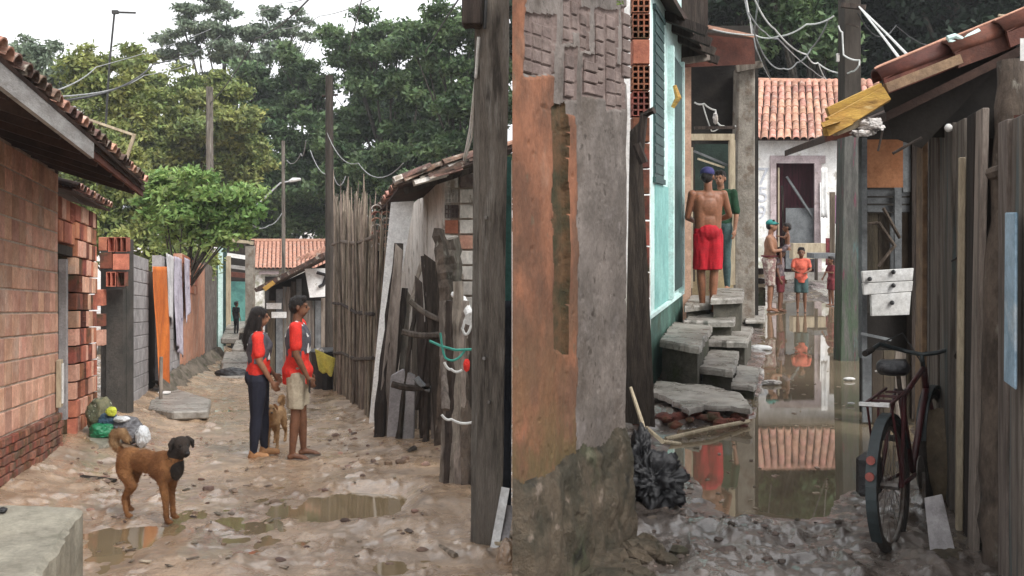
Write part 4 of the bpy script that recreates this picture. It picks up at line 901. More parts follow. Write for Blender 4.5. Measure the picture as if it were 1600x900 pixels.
def tree(label, px, pyb, Y, clumps_px, n, size, lm, seed, group=None, tr=.16, sq=.7, name='tree', depth=1.0, flat=.45, basez=None, sub_=9, core=.62):
    """clumps_px: (px,py,r_px[,dY])"""
    rr = random.Random(seed); base = at(px, pyb, Y)
    if basez is not None: base.z = basez
    T = thing(name, label, 'tree', base, group); cl = []
    b = MB()
    hub = None
    tops = []
    for c in clumps_px:
        dY = c[3] if len(c) > 3 else rr.uniform(-1,1)*depth*c[2]/F*Y
        p = at(c[0], c[1], Y+dY); r = c[2]/F*Y; cl.append((p, r, sq)); tops.append((p, r))
        cl.pop(); cl.append((p, r*core, sq))
        for j in range(sub_):
            q = p+Vector((rr.gauss(0,.55), rr.gauss(0,.55), rr.gauss(0,.45)))*r; cl.append((q, r*rr.uniform(.22,.48), sq*.8))
    zt = max(p.z for p, r in tops); zl = min(p.z for p, r in tops)
    tp = Vector((sum(p.x for p, r in tops)/len(tops), Y, base.z+(zt-base.z)*.62))
    mid = base.lerp(tp, .5)+Vector((rr.uniform(-.3,.3)*tr*4,0,0)); trunk = [base-Vector((0,0,.4)), mid, tp]
    b.tube(rope(trunk, 0, 4), [tr*(1-.55*i/8) for i in range(9)], 8)
    for p, r in tops:
        t = rr.uniform(.45,.95); s0 = base.lerp(tp, t); m = s0.lerp(p, .5)+Vector((0,0,rr.uniform(-.1,.25)*r))
        b.tube([s0, m, p], [tr*.38*(1.2-t*.5), tr*.24, tr*.08], 5)
        for j in range(3):
            q = p+Vector((rr.uniform(-1,1), rr.uniform(-1,1), rr.uniform(-.2,.9)))*r*.8; b.tube([m.lerp(p,.6), q], [tr*.12, tr*.04], 4)
    b.build('trunk', K['trunk'], T, smooth=True)
    me = leaves_mesh('crown', [(c[0]-WP[T], c[1], c[2]) for c in cl], n, size, seed, flat); me.materials.append(K[lm]); link('crown', me, None, T)
    return T
rr = random.Random(9)
def fill(x0, x1, y0, y1, r, n, rr=rr, dY=None):
    return [(rr.uniform(x0,x1), rr.uniform(y0,y1), r*rr.uniform(.75,1.25)) for _ in range(n)]
zfar = -SL*60
# left group
tree('tall open crowned tree with feathery branches against the white sky, left of centre', 345, 500, 62,
     [(300,20,30),(345,8,30),(262,68,26),(300,80,34),(350,62,32),(395,48,28),(420,20,22),(440,45,22),(470,30,18),(375,95,34),(330,118,34),(430,72,24),(285,40,18),(480,60,18),(400,95,26),(318,45,22)], 24000, .15, 'leafE', 101, core=.3, sub_=6, sq=.32, tr=.30, basez=zfar)
tree('yellowish olive tree in the middle distance above the bright green tree', 275, 480, 48,
     [(230,200,40),(285,180,44),(250,235,44),(340,190,46),(310,245,50),(370,230,40),(380,270,36),(215,150,26),(190,215,30),(345,150,34),(265,275,44),(200,180,26),(300,140,28),(240,130,20)], 75000, .135, 'leafA', 102, tr=.25, basez=-4.8)
tree('broad dark green tree filling the middle above the street lamp', 440, 500, 56,
     [(400,140,42),(440,160,46),(470,110,38),(400,200,48),(450,220,54),(500,190,46),(420,270,54),(480,290,50),(455,340,50),(420,350,40),(385,115,30),(510,250,42),(505,135,34),(530,330,44),(350,300,44),(390,330,44)], 72000, .15, 'leafB', 103, core=.5, tr=.34, basez=zfar)
tree('dense dark tree behind the stick fence, tallest on the right of the left half', 620, 520, 52,
     [(540,70,40),(580,60,42),(560,120,50),(620,75,40),(610,130,50),(660,110,46),(560,190,54),(620,200,58),(680,190,52),(580,260,54),(640,270,54),(700,250,50),(525,240,40),(540,300,46),(600,310,50),(700,150,46),(660,250,50)], 80000, .15, 'leafB', 104, core=.5, tr=.36, basez=zfar)
tree('dark tree with thin upper branches beside the big pole', 715, 520, 44,
     [(660,50,26),(700,40,30),(735,55,30),(690,90,34),(740,110,40),(720,170,44),(760,180,44),(700,220,44),(750,250,44),(780,90,40),(640,60,18),(680,30,16),(790,160,44)], 38000, .13, 'leafB', 105, core=.4, tr=.22, basez=-4.3)
tree('small loose leaved tree at the far left edge behind the roof', 60, 420, 40,
     [(30,80,20),(60,95,24),(95,110,24),(50,75,14),(20,120,24),(70,140,30),(110,150,26),(10,95,16),(85,70,9),(40,60,8)], 10000, .11, 'leafE', 106, tr=.12, sq=.6, basez=-4)
tree('small yellow green tree behind the antenna mast', 160, 420, 36,
     [(130,98,20),(150,115,24),(185,100,26),(210,110,20),(165,140,26),(135,150,24),(195,145,28),(155,185,30),(215,170,26),(120,120,16)], 16000, .11, 'leafA', 107, tr=.12, sq=.6, basez=-3.6)
tree('olive tree low behind the brick house roof', 150, 420, 30,
     [(140,350,30),(170,380,30),(210,370,30),(245,400,28),(280,400,26),(315,405,24),(190,410,26),(230,350,30),(120,390,26),(130,210,30),(170,225,32),(205,260,30),(120,250,30),(160,270,34),(100,290,30),(140,310,34),(190,305,30),(230,300,30)], 36000, .10, 'leafA', 108, tr=.12, basez=-3)
tree('small tree with large bright green leaves hanging over the orange wall', 225, 560, 23,
     [(255,300,26),(300,295,30),(340,310,30),(375,305,24),(240,330,26),(285,335,32),(330,345,30),(375,340,20),(260,365,22),(305,372,24),(345,368,18),(390,300,14),(400,330,10),(320,280,18),(245,275,14)], 9500, .085, 'leafC', 109, core=.25, sub_=8, tr=.09, sq=.6, depth=1.2, flat=.55, basez=-2.2)
# backing trees (dark, farther) in both halves
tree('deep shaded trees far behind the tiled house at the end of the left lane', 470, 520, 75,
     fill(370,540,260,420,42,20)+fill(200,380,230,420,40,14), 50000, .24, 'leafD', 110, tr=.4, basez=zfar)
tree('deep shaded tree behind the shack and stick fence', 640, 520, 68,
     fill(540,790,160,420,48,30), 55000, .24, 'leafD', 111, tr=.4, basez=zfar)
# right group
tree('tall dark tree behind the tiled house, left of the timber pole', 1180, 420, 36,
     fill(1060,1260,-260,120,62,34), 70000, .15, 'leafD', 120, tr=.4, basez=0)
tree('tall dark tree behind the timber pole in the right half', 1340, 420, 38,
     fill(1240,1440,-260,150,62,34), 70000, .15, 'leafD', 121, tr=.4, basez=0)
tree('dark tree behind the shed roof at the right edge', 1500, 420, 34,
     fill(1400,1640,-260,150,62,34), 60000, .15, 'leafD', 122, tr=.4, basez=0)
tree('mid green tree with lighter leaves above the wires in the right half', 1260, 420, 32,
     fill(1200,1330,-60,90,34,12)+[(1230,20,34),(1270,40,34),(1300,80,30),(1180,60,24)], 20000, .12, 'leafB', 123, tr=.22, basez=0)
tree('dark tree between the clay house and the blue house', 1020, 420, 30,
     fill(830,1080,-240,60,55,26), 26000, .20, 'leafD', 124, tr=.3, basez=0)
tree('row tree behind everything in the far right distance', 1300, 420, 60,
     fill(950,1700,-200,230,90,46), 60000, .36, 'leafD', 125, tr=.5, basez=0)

# ================================================================ SKINNED FIGURES
def remesh_blob(name, caps, tf, vox, m, parent, smooth=2, label=None, name2=None):
    mb = MB()
    for c in caps:
        if c[0] == 'c':
            _, p0, p1, r0, r1 = c[:5]; p0 = Vector(p0); p1 = Vector(p1)
            mb.tube([p0, p1], [r0, r1], 12); mb.ball(p0, r0, 12, 8); mb.ball(p1, r1, 12, 8)
        elif c[0] == 't': mb.tube([Vector(c[1]), Vector(c[2])], [c[3], c[4]], 16)
        else:
            mb.ball(c[1], 1, 16, 12, sq=c[2], M=(Euler(c[3]).to_matrix() if len(c) > 3 else None))
    org = WP[parent]
    me0 = bpy.data.meshes.new('tmp'); me0.from_pydata([tf(v)-org for v in mb.v], [], mb.f); me0.update()
    bm = bmesh.new(); bm.from_mesh(me0)
    # orient every closed shell outward
    bmesh.ops.recalc_face_normals(bm, faces=bm.faces); bm.to_mesh(me0); bm.free()
    o = bpy.data.objects.new('tmp', me0); COL.objects.link(o)
    md = o.modifiers.new('r', 'REMESH'); md.mode = 'VOXEL'; md.voxel_size = vox; md.use_smooth_shade = True
    ms = o.modifiers.new('s', 'SMOOTH'); ms.iterations = smooth; ms.factor = .5
    dg = bpy.context.evaluated_depsgraph_get(); dg.update()
    me = bpy.data.meshes.new_from_object(o.evaluated_get(dg)); me.name = name
    bpy.data.objects.remove(o); me.materials.clear(); me.materials.append(m)
    me.polygons.foreach_set('use_smooth', [True]*len(me.polygons))
    return link(name, me, None, parent, label=label)
def V_(*a): return Vector(a)
from mathutils import noise as mnoise
def crumple(o, amp, fx=9, fz=4, seed=0):
    """cloth folds: push vertices along their normals"""
    NN = [v.normal.copy() for v in o.data.vertices]
    for v, n in zip(o.data.vertices, NN):
        p = v.co
        f = mnoise.noise(Vector((p.x*fx+seed, p.y*fx, p.z*fz+p.x*3)))+.6*mnoise.noise(Vector((p.x*fx*2.2, p.y*fx*2.2+seed, p.z*fz*2.5)))
        v.co = p+n*(f*amp)
def blades(name, obs, n, length, width, m, parent, flow, seed=0, avoid=None):
    """short hairs standing off the surface of other parts"""
    r = np.random.default_rng(seed); V = []; N_ = []; org = WP[parent]
    for o in obs:
        off = WP[o]-org
        for f in o.data.polygons:
            if avoid and any((f.center+WP[o]-Vector(c_)).length < r_ for c_, r_ in avoid): continue
            V.append(tuple(f.center+off)); N_.append(tuple(f.normal))
    V = np.array(V); N_ = np.array(N_); i = r.integers(0, len(V), n); c = V[i]+r.normal(size=(n,3))*.003; nn = N_[i]
    fl = np.array(flow)[None,:]; t = fl-nn*(nn*fl).sum(1)[:,None]; t /= np.linalg.norm(t, axis=1)[:,None]+1e-6
    d = t*.85+nn*.35+r.normal(size=(n,3))*.22; d /= np.linalg.norm(d, axis=1)[:,None]
    s = np.cross(d, nn+r.normal(size=(n,3))*.3); s /= np.linalg.norm(s, axis=1)[:,None]+1e-6
    L_ = length*(.5+r.random(n))[:,None]
    P = np.stack([c-s*width/2, c+s*width/2, c+d*L_], 1).reshape(-1, 3)
    me = bpy.data.meshes.new(name); me.vertices.add(3*n); me.vertices.foreach_set('co', P.ravel()); me.loops.add(3*n); me.loops.foreach_set('vertex_index', np.arange(3*n))
    me.polygons.add(n); me.polygons.foreach_set('loop_start', np.arange(0, 3*n, 3)); me.update(calc_edges=True)
    me.materials.append(m); return link(name, me, None, parent, kind='stuff')
def figure(label, foot, H, yaw, cfg, group=None, vox=.009):
    """standing person; x right, y forward, z up, built at 1.72 m then scaled"""
    T = thing('person', label, 'person', foot, group); s = H/1.72; Rz = Matrix.Rotation(yaw, 3, 'Z'); F0 = Vector(foot)
    g = dict(child=0, lean=0, arms=None, legs=None, skin='skinB', fat=1.0, head=(0,0)); g.update(cfg)
    hb = 1+.55*g['child']                     # children have larger heads
    tf = lambda v: F0+Rz@(Vector(v)*s)
    f = g['fat']; ln = g['lean']
    HZ = 1.60; hc = V_(0, .015+ln, HZ)
    ht, hyaw = g['head']; HM = Euler((ht,0,hyaw)).to_matrix()
    def hp(x,y,z): return hc+HM@(V_(x,y,z)*hb)
    legs = g['legs'] or dict(L=[(-.085,0,.90),(-.09,.015,.49),(-.095,-.01,.09)], R=[(.085,0,.90),(.09,.02,.49),(.095,0,.09)])
    arms = g['arms'] or dict(L=[(-.185,0+ln*.8,1.40),(-.225,-.02,1.12),(-.225,.06,.88)], R=[(.185,ln*.8,1.40),(.225,-.02,1.12),(.225,.06,.88)])
    tor = [('e',(0,-.005,.95),(.150*f,.112*f,.13)),('e',(0,0,1.07),(.128*f,.092*f,.15)),('e',(0,.005+ln*.6,1.25),(.150*f,.103*f,.17)),('c',(-.13,ln*.8,1.395),(.13,ln*.8,1.395),.052,.052),
           ('e',(0,ln*.8-.005,1.37),(.13,.075,.07))]
    for sx in (-1,1): tor.append(('c',(sx*.07*f,-.005,.98),(sx*.088*f,ln*.7,1.33),.076*f,.078*f))
    if g.get('bum'): tor.append(('e',(-.06,-.06,.93),(.085,.08,.10))); tor.append(('e',(.06,-.06,.93),(.085,.08,.10)))
    if g.get('chest'): tor.append(('e',(-.065,.085+ln*.7,1.27),(.062,.055,.06))); tor.append(('e',(.065,.085+ln*.7,1.27),(.062,.055,.06)))
    body = list(tor)
    body += [('c',(0,ln*.85-.005,1.42),(0,.0+ln,1.52),.054,.05)]
    body += [('e',hp(0,-.008,.035),(.073*hb,.088*hb,.078*hb)),('e',hp(0,.022,-.03),(.056*hb,.066*hb,.075*hb)),('e',hp(0,.045,-.068),(.032*hb,.03*hb,.025*hb)),
             ('c',hp(0,.088,.012),hp(0,.104,-.014),.009*hb,.014*hb),('c',hp(-.018,.086,-.045),hp(.018,.086,-.045),.010*hb,.010*hb),('c',hp(-.03,.078,.03),hp(.03,.078,.03),.012*hb,.012*hb),
             ('e',hp(-.074,-.005,0),(.011*hb,.020*hb,.03*hb)),('e',hp(.074,-.005,0),(.011*hb,.020*hb,.03*hb))]
    th = g.get('thigh', 1.0)
    for k in 'LR':
        h, kn, an = [Vector(p) for p in legs[k]]
        body += [('c',h,kn,.082*f*th,.054*th),('c',kn,kn.lerp(an,.35),.052*th,.054*th),('c',kn.lerp(an,.35),an,.053*th,.033)]
        d = Vector((.04 if k == 'R' else -.04, 1, 0)).normalized()
        body += [('e',an+V_(0,-.015,-.05),(.034,.04,.035)),('c',an+V_(0,.0,-.035),an+d*.13+V_(0,0,-.062),.032,.024),('c',an+d*.12+V_(.02,0,-.066),an+d*.165+V_(.018,0,-.07),.017,.014),('c',an+d*.12+V_(-.02,0,-.066),an+d*.155+V_(-.022,0,-.07),.017,.013)]
        sh, el, wr = [Vector(p) for p in arms[k]]
        body += [('e',sh,(.052,.05,.055)),('c',sh,el,.047*f,.037),('c',el,el.lerp(wr,.3),.036,.037),('c',el.lerp(wr,.3),wr,.036,.025)]
        dr = (wr-el).normalized(); cr = Vector((0,1,0))-dr*dr.y
        if cr.length < .2: cr = Vector((1,0,0))-dr*dr.x
        cr.normalize(); nn = dr.cross(cr)
        pc = wr+dr*.045; body.append(('c',wr,pc+dr*.02,.024,.026)); body.append(('c',pc+cr*.018,pc-cr*.018+dr*.015,.021,.021))
        inw = nn*(-1 if (nn.x > 0) == (k == 'R') else 1)
        for i,(o_,l_) in enumerate(((.030,.066),(.010,.075),(-.010,.070),(-.029,.055))):
            a = pc+dr*.03+cr*o_; m_ = a+dr*l_*.55+inw*.006; e = m_+dr*l_*.38+inw*l_*.35; body += [('c',a,m_,.0098,.0092),('c',m_,e,.0092,.0078)]
        tb = pc+cr*.026-dr*.012; tm = tb+cr*.026+dr*.024+inw*.01; body += [('c',tb,tm,.0115,.0105),('c',tm,tm+dr*.028+inw*.012,.0105,.009)]
    remesh_blob('body', body, tf, vox*s, K[g['skin']], T, 5)
    # clothes
    def infl(c, d, zr=None):
        if c[0] in 'ct': return (c[0],c[1],c[2],c[3]+d,c[4]+d)
        return ('e',c[1],tuple(v+d for v in c[2]))+tuple(c[3:])
    if g.get('shirt'):
        st = [infl(c, .014) for c in tor[2:7]]+[infl(tor[1], .016), ('e',(0,-.002,.99),(.148*f+.012,.112*f+.012,.10+.0))]
        if g.get('chest'): st += [infl(c, .012) for c in tor[-2:]]
        for k in 'LR':
            sh, el, wr = [Vector(p) for p in arms[k]]; e = sh.lerp(el, g.get('sleeve', .62)); st += [('c',sh,e,.062*f,.058*f)]
        st = [c for c in st]
        if g.get('shirt_long'): st += [('e',(0,0,.93),(.150*f+.026,.118*f+.028,.13)),('t',(0,-.005,.80),(0,-.005,.96),.135*f,.14*f)]
        crumple(remesh_blob('shirt', st, tf, vox*s, K[g['shirt']], T, 2), .009*s, seed=H*9)
    if g.get('vest'):
        vt = [infl(tor[2], .024), infl(tor[5], .022), infl(tor[6], .022), ('e',(0,ln*.8,1.35),(.135,.10,.085))]
        vt = [(c if c[0] == 'e' else ('c',(c[1][0],c[1][1],1.12),c[2],c[3],c[4])) for c in vt]
        if g.get('chest'): vt += [infl(c, .02) for c in tor[-2:]]
        remesh_blob('vest', vt, tf, vox*s, K[g['vest']], T, 2)
        for sx in (-1, 1):
            mb = MB(); pts = [tf((sx*.085, .06+ln*.8+.062, 1.30)), tf((sx*.085, ln*.8+.055, 1.42)), tf((sx*.085, ln*.8-.005, 1.462)), tf((sx*.085, ln*.8-.075, 1.41)), tf((sx*.085,-.118+ln*.8,1.30))]
            for a, c in zip(pts[:-1], pts[1:]): mb.beam(a, c, .045*s, .012, side=Rz@Vector((1,0,0)))
            mb.build('shoulder_strap', K['strap'], T)
        mb = MB(); mb.beam(tf((-.10,.118+ln*.7,1.18)), tf((.10,.118+ln*.7,1.18)), .10*s, .02, side=(0,0,1)); mb.build('print', K['strap'], T)
        mb = MB(); mb.beam(tf((.155*f,-.04,1.13)), tf((.155*f,.06,1.13)), .06*s, .03, side=(0,0,1)); mb.build('pocket', K['vest'], T)
    if g.get('pants'):
        pt = [('e',(0,-.005,.955),(.150*f+.012,.112*f+.012,.12))]
        if g.get('bum'): pt += [infl(c, .012) for c in tor if c[1][2] == .93]
        fl = g.get('flare', .0); le = g.get('leglen', 1.0)
        for k in 'LR':
            h, kn, an = [Vector(p) for p in legs[k]]
            if le <= 1: pt += [('t',h+Vector((0,0,.03)),h.lerp(kn,le),.088*f*th+.012,.064*th+.014+fl)]
            else: pt += [('c',h,kn,.082*f*th+.010,.054*th+.008),('c',kn,kn.lerp(an,.35),.052*th+.008,.054*th+.008),('c',kn.lerp(an,.35),an,.053*th+.008,.033+.008)]
        crumple(remesh_blob('shorts' if le <= 1 else 'leggings', pt, tf, vox*s, K[g['pants']], T, 2), (.012 if le <= 1 else .003)*s, 12, 3, H*7)
        if g.get('waist'):
            mb = MB(); ring = [tf((math.cos(a)*.158*f, math.sin(a)*.121*f-.003, 1.045)) for a in np.linspace(0, 2*math.pi, 25)]
            mb.tube(ring, .014*s, 6, cap=False); mb.build('waistband', K[g['waist']], T, smooth=True)
    if g.get('shoes'):
        for k in 'LR':
            an = Vector(legs[k][2]); d = Vector((.04 if k == 'R' else -.04, 1, 0)).normalized()
            if g['shoes'][0] == 'shoe': cp = [('e',an+V_(0,-.015,-.045),(.043,.05,.042)),('c',an+V_(0,0,-.035),an+d*.14+V_(0,0,-.055),.042,.036),('c',an+V_(0,-.01,.0),an+V_(0,-.01,-.03),.042,.044)]
            else: cp = [('c',an+V_(0,-.03,-.085),an+d*.15+V_(0,0,-.085),.038,.042)]
            remesh_blob('shoe' if g['shoes'][0] == 'shoe' else 'sandal', cp, (tf if g['shoes'][0] == 'shoe' else (lambda v: tf((v[0], v[1], .012+(v[2]-.005)*.25)))), .008, K[g['shoes'][1]], T, 1)
    hr = g.get('hair', 'short')
    if hr == 'short': cp = [('e',hp(0,-.014,.052),(.079*hb,.090*hb,.075*hb)),('e',hp(0,-.045,.015),(.072*hb,.062*hb,.075*hb)),('c',hp(-.04,.05,.10),hp(.04,.05,.10),.024*hb,.024*hb)]
    elif hr == 'long': cp = [('e',hp(0,-.014,.050),(.084,.096,.080)),('e',hp(0,-.045,.0),(.083,.078,.10)),('c',hp(0,-.06,-.03),(0,-.10+ln,1.36),.08,.085),('c',(-.03,-.10+ln,1.42),(-.03,-.125+ln,1.26),.065,.045),('c',(.04,-.09+ln,1.42),(.04,-.12+ln,1.28),.065,.045),('c',hp(.066,.0,.0),(.085,.0+ln,1.42),.028,.03),('c',hp(-.066,.0,.0),(-.085,.0+ln,1.42),.028,.03)]
    else: cp = None
    if cp:
        ho = remesh_blob('hair', cp, tf, .007, K['hair'], T, 1)
        if H > 1.5 and not g.get('cap'): crumple(ho, .008, 25, 6); blades('hair_strands', [ho], 1400, .05 if hr == 'long' else .02, .004, K['hair'], T, (0,0,-1), 5)
    if g.get('cap'):
        cp = [('e',hp(0,-.008,.062),(.084*hb,.097*hb,.070*hb)),('e',hp(0,.02,.045),(.082*hb,.085*hb,.03*hb))]
        cd = g.get('capdir', 1)
        cp += [('c',hp(-.035,.085*cd,.045),hp(.035,.085*cd,.045),.014*hb,.014*hb),('c',hp(-.03,.125*cd,.038),hp(.03,.125*cd,.038),.012*hb,.012*hb),('c',hp(0,.07*cd,.05),hp(0,.13*cd,.038),.016*hb,.012*hb),('c',hp(-.04,.06*cd,.048),hp(-.03,.12*cd,.038),.016*hb,.012*hb),('c',hp(.04,.06*cd,.048),hp(.03,.12*cd,.038),.016*hb,.012*hb)]
        remesh_blob('cap', cp, tf, .007, K[g['cap']], T, 1)
    mb = MB()
    for sx in (-1, 1): mb.ball(tf(hp(sx*.030,.083,.006)), .0085*s*hb, 8, 6)
    mb.build('eyes', K['hair'], T)
    return T, tf
# woman and man in the left lane
q = Lg(404,716); q.z = gz(q.x, q.y)+.0
Tw, tfw = figure('woman with long black hair in a red shirt, grey vest and dark leggings', q, 1.63, R(-78),
   dict(skin='skinA', shirt='shirt_red', vest='vest', pants='leggings', leglen=2, bum=1, chest=1, hair='long', shoes=('shoe','tan_shoe'), fat=1.2, thigh=1.14, sleeve=.6, head=(.05,0),
        arms=dict(L=[(-.152,0,1.385),(-.20,.0,1.12),(-.17,.16,.93)], R=[(.152,0,1.385),(.20,.02,1.12),(.19,.15,.90)]),
        legs=dict(L=[(-.085,0,.90),(-.10,.04,.49),(-.10,.06,.09)], R=[(.085,0,.90),(.09,-.02,.49),(.095,-.05,.09)])))
q = Lg(465,719); q.z = gz(q.x, q.y)+.0
Tm, tfm = figure('man with short black hair in a red shirt, vest and beige shorts', q, 1.73, R(-84),
   dict(skin='skinB', shirt='shirt_red', shirt_long=1, vest='vest', pants='beige', leglen=.86, flare=.012, hair='short', shoes=('sandal','sole'), sleeve=.66, fat=1.12,
        arms=dict(L=[(-.185,0,1.40),(-.23,-.02,1.12),(-.22,.08,.88)], R=[(.185,0,1.40),(.225,.01,1.13),(.20,.12,.90)]),
        legs=dict(L=[(-.085,0,.90),(-.10,.03,.49),(-.10,.05,.09)], R=[(.085,0,.90),(.09,-.01,.49),(.095,-.045,.09)])))
mb = MB(); a = tfm((.205,.145,.80)); mb.box(a, (.012,.075,.14), rz=R(20)); mb.build('phone', K['black_plastic'], label='black phone held in the hand of the man in the red shirt', cat='phone', bevel=.003)
q = at(369,524,30.2)
figure('small person in dark clothes at the far left end of the lane', q, 1.05, R(-30), dict(skin='skinB', shirt='black_cloth', shirt_long=1, pants='black_cloth', leglen=2, hair='short', child=.5), vox=.02)
# dogs
def dog(label, foot, yaw, s, fur, dark, pale, head_yaw=0, mask=True, vox=.011):
    T = thing('dog', label, 'dog', foot); Rz = Matrix.Rotation(yaw, 3, 'Z'); F0 = Vector(foot); tf = lambda v: F0+Rz@(Vector(v)*s)
    HM = Euler((0,0,head_yaw)).to_matrix(); hb = V_(0,.33,.59)
    hp = lambda x,y,z: hb+HM@V_(x,y,z)
    body = [('e',(0,.16,.42),(.095,.16,.12)),('e',(0,-.02,.44),(.08,.20,.09)),('e',(0,-.19,.44),(.08,.12,.095)),('c',(0,.25,.47),(0,.30,.56),.075,.062),
            ('e',hp(0,0,.015),(.062,.07,.058)),('c',hp(0,.03,-.005),hp(0,.115,-.03),.042,.026),('c',hp(0,.03,-.03),hp(0,.095,-.048),.028,.018)]
    for sx in (-1, 1):
        fx = sx*.06; fy = .21+(.03 if sx > 0 else -.02)
        body += [('e',(fx,.20,.38),(.04,.065,.10)),('c',(fx,.20,.36),(fx,fy-.01,.20),.042,.028),('c',(fx,fy-.01,.20),(fx,fy+.005,.035),.026,.021),('e',(fx,fy+.028,.018),(.024,.038,.018))]
        hy = -.23+(.07 if sx > 0 else -.04)
        body += [('e',(sx*.05,-.20,.39),(.045,.085,.11)),('c',(sx*.055,-.19,.34),(sx*.062,-.175+(hy+.23),.25),.056,.038),('c',(sx*.062,-.175+(hy+.23),.25),(sx*.064,hy-.03,.15),.035,.023),('c',(sx*.064,hy-.03,.15),(sx*.064,hy-.005,.035),.022,.019),('e',(sx*.064,hy+.02,.018),(.023,.038,.018))]
    body += [('c',(0,-.26,.48),(0,-.33,.52),.032,.032)]
    bo = remesh_blob('body', body, tf, vox*s, K[fur], T, 1); crumple(bo, .003, 14, 14)
    fw = Rz@Vector((0,-1,-.7)); blades('fur_hairs', [bo], 8000, .014*s, .004*s, K[fur], T, fw, 3, avoid=[(tf(hp(0,.03,0)), .13*s), (tf((0,.29,.45)), .11*s)])
    tl = [(0,-.31,.51),(.0,-.365,.56),(0,-.355,.625),(0,-.28,.645),(.01,-.21,.60)]; cp = []
    for i in range(4): cp.append(('c',tl[i],tl[i+1],[.030,.036,.040,.036,.024][i],[.030,.036,.040,.036,.024][i+1]))
    to = remesh_blob('tail', cp, tf, vox*s, K[pale], T, 1); blades('tail_hairs', [to], 2200, .024*s, .004*s, K[pale], T, Rz@Vector((0,.3,-1)), 4)
    if mask:
        remesh_blob('face_mask', [('e',hp(0,.0,.018),(.067,.074,.063)),('c',hp(0,.03,-.005),hp(0,.117,-.03),.046,.030),('c',hp(0,.03,-.03),hp(0,.097,-.048),.031,.021),('c',(0,.275,.52),(0,.31,.57),.068,.066)], tf, vox*s*.8, K[dark], T, 1, label='black muzzle and head patch')
        remesh_blob('chest_patch', [('e',(0,.285,.425),(.062,.055,.10)),('e',(0,.27,.50),(.07,.06,.05))], tf, vox*s, K[dark], T, 1, label='dark brown chest fur')
        blades('mane_hairs', [o for o in T.children if o.name.startswith('chest_patch')], 900, .016*s, .004*s, K[dark], T, Rz@Vector((0,-.6,-1)), 6)
    for sx in (-1, 1):
        remesh_blob('ear', [('c',hp(sx*.052,-.01,.055),hp(sx*.083,.008,.03),.022,.02),('c',hp(sx*.083,.008,.03),hp(sx*.088,.02,-.012),.020,.010)], tf, .007*s, K[dark], T, 1)
    mb = MB()
    for sx in (-1, 1): mb.ball(tf(hp(sx*.027,.064,.022)), .009*s, 8, 6)
    mb.build('eyes', K['black_plastic'], T); mb = MB(); mb.ball(tf(hp(0,.145 if mask else .135,-.025)), .014*s, 8, 6); mb.build('nose', K['black_plastic'], T)
    return T
q = Lg(232,813); q.z = gz(q.x, q.y)+.0
dog('brown dog with a black face and curled tail standing in the wet mud', q, R(-114), .97, 'fur', 'fur_dark', 'fur_pale', head_yaw=R(-28))
q = Lg(432,700); q.z = gz(q.x, q.y)
dog('small tan dog half hidden between the woman and the man', q, R(180), .8, 'fur_pale', 'fur', 'fur_pale', head_yaw=R(20), mask=False)
# ================================================================ RIGHT LANE
# --- clay house corner (near wall, frame normalised)
_u = Vector((.6,1,0)); ul = _u.length
FC = Fr((0.0012,3.72,0), (.6/ul,1/ul,0), (1,-.6,0)); CL = .92*ul
CH = thing('clay_house', 'near corner of a weathered house, orange clay and grey plaster over ribbed bricks', 'house', (0.2,4.3,0))
def s_of(px): k = (px-800)/F; Yv = (3.72*.6)/(.6-k); return (Yv-3.72)*ul
def z_of(px, py):
    k = (px-800)/F; Yv = (3.72*.6)/(.6-k); return 1.6+(340-py)/F*Yv
def inbox(px, py, bx): return bx[0] <= px <= bx[1] and bx[2] <= py <= bx[3]
ribs = [(816,862,28,112),(880,890,5,62),(893,903,0,45),(907,917,20,75),(932,944,20,150),(948,962,22,165),(974,986,18,120),(884,898,82,150),(914,935,92,145),(962,972,110,165)]
ns, nz_ = 130, 420; sv = np.linspace(0, CL, ns); zv = np.linspace(-.3, 3.3, nz_)
SS, ZZc = np.meshgrid(sv, zv, indexing='ij')
Yv = 3.72+SS/ul; PXc = 800+F*(.6*SS/ul)/Yv; PYc = 340-(ZZc-1.6)/Yv*F
jag = fbm(SS*9, ZZc*9, 4, 31)*40; jag2 = fbm(SS*5+7, ZZc*5, 4, 37)*60
disp = fbm(SS*3, ZZc*3, 5, 41)*.028+np.abs(fbm(SS*14, ZZc*7, 3, 43))*.006
is_or = ((PXc+jag*.25 < 864) & (PYc+jag2*.4 > 122)) | (PXc+jag*.2 < 816)
pil = (PXc+jag*.12 > 884) & (PXc+jag*.12 < 899) & (PYc > 178+jag*.5) & (PYc < 800)
grv = (PXc+jag*.18 > 859) & (PXc+jag*.18 < 885) & (PYc > 165+jag) & (PYc < 560+jag2)
grv2 = (PXc+jag*.3 > 862) & (PXc+jag*.3 < 886) & (PYc >= 560+jag2)
base = PYc+jag2*.9 > 760-(PXc-800)*.52
ribz = np.zeros(SS.shape, bool)
for bx in ribs: ribz |= (PXc+jag*.15 > bx[0]-3) & (PXc+jag*.15 < bx[1]+3) & (PYc+jag*.3 > bx[2]-6) & (PYc+jag*.3 < bx[3]+6)
disp += np.where(grv, -.02, 0)+np.where(ribz, -.012, 0)+np.where(is_or|pil, .012, 0)
bb_ = np.clip((PYc+jag2*.9-(760-(PXc-800)*.52))/60, 0, 1.6)
sb_ = np.clip((PYc+jag2*.9-(760-(PXc-800)*.52))/14, 0, 1); disp += sb_*(.008+bb_*.022+np.abs(fbm(SS*7, ZZc*4, 4, 47))*.085)
holes = fbm(SS*26, ZZc*26, 2, 51); disp += np.where((holes > .37) & ~base, -.008, 0)
disp *= np.clip(SS/.05, 0, 1)
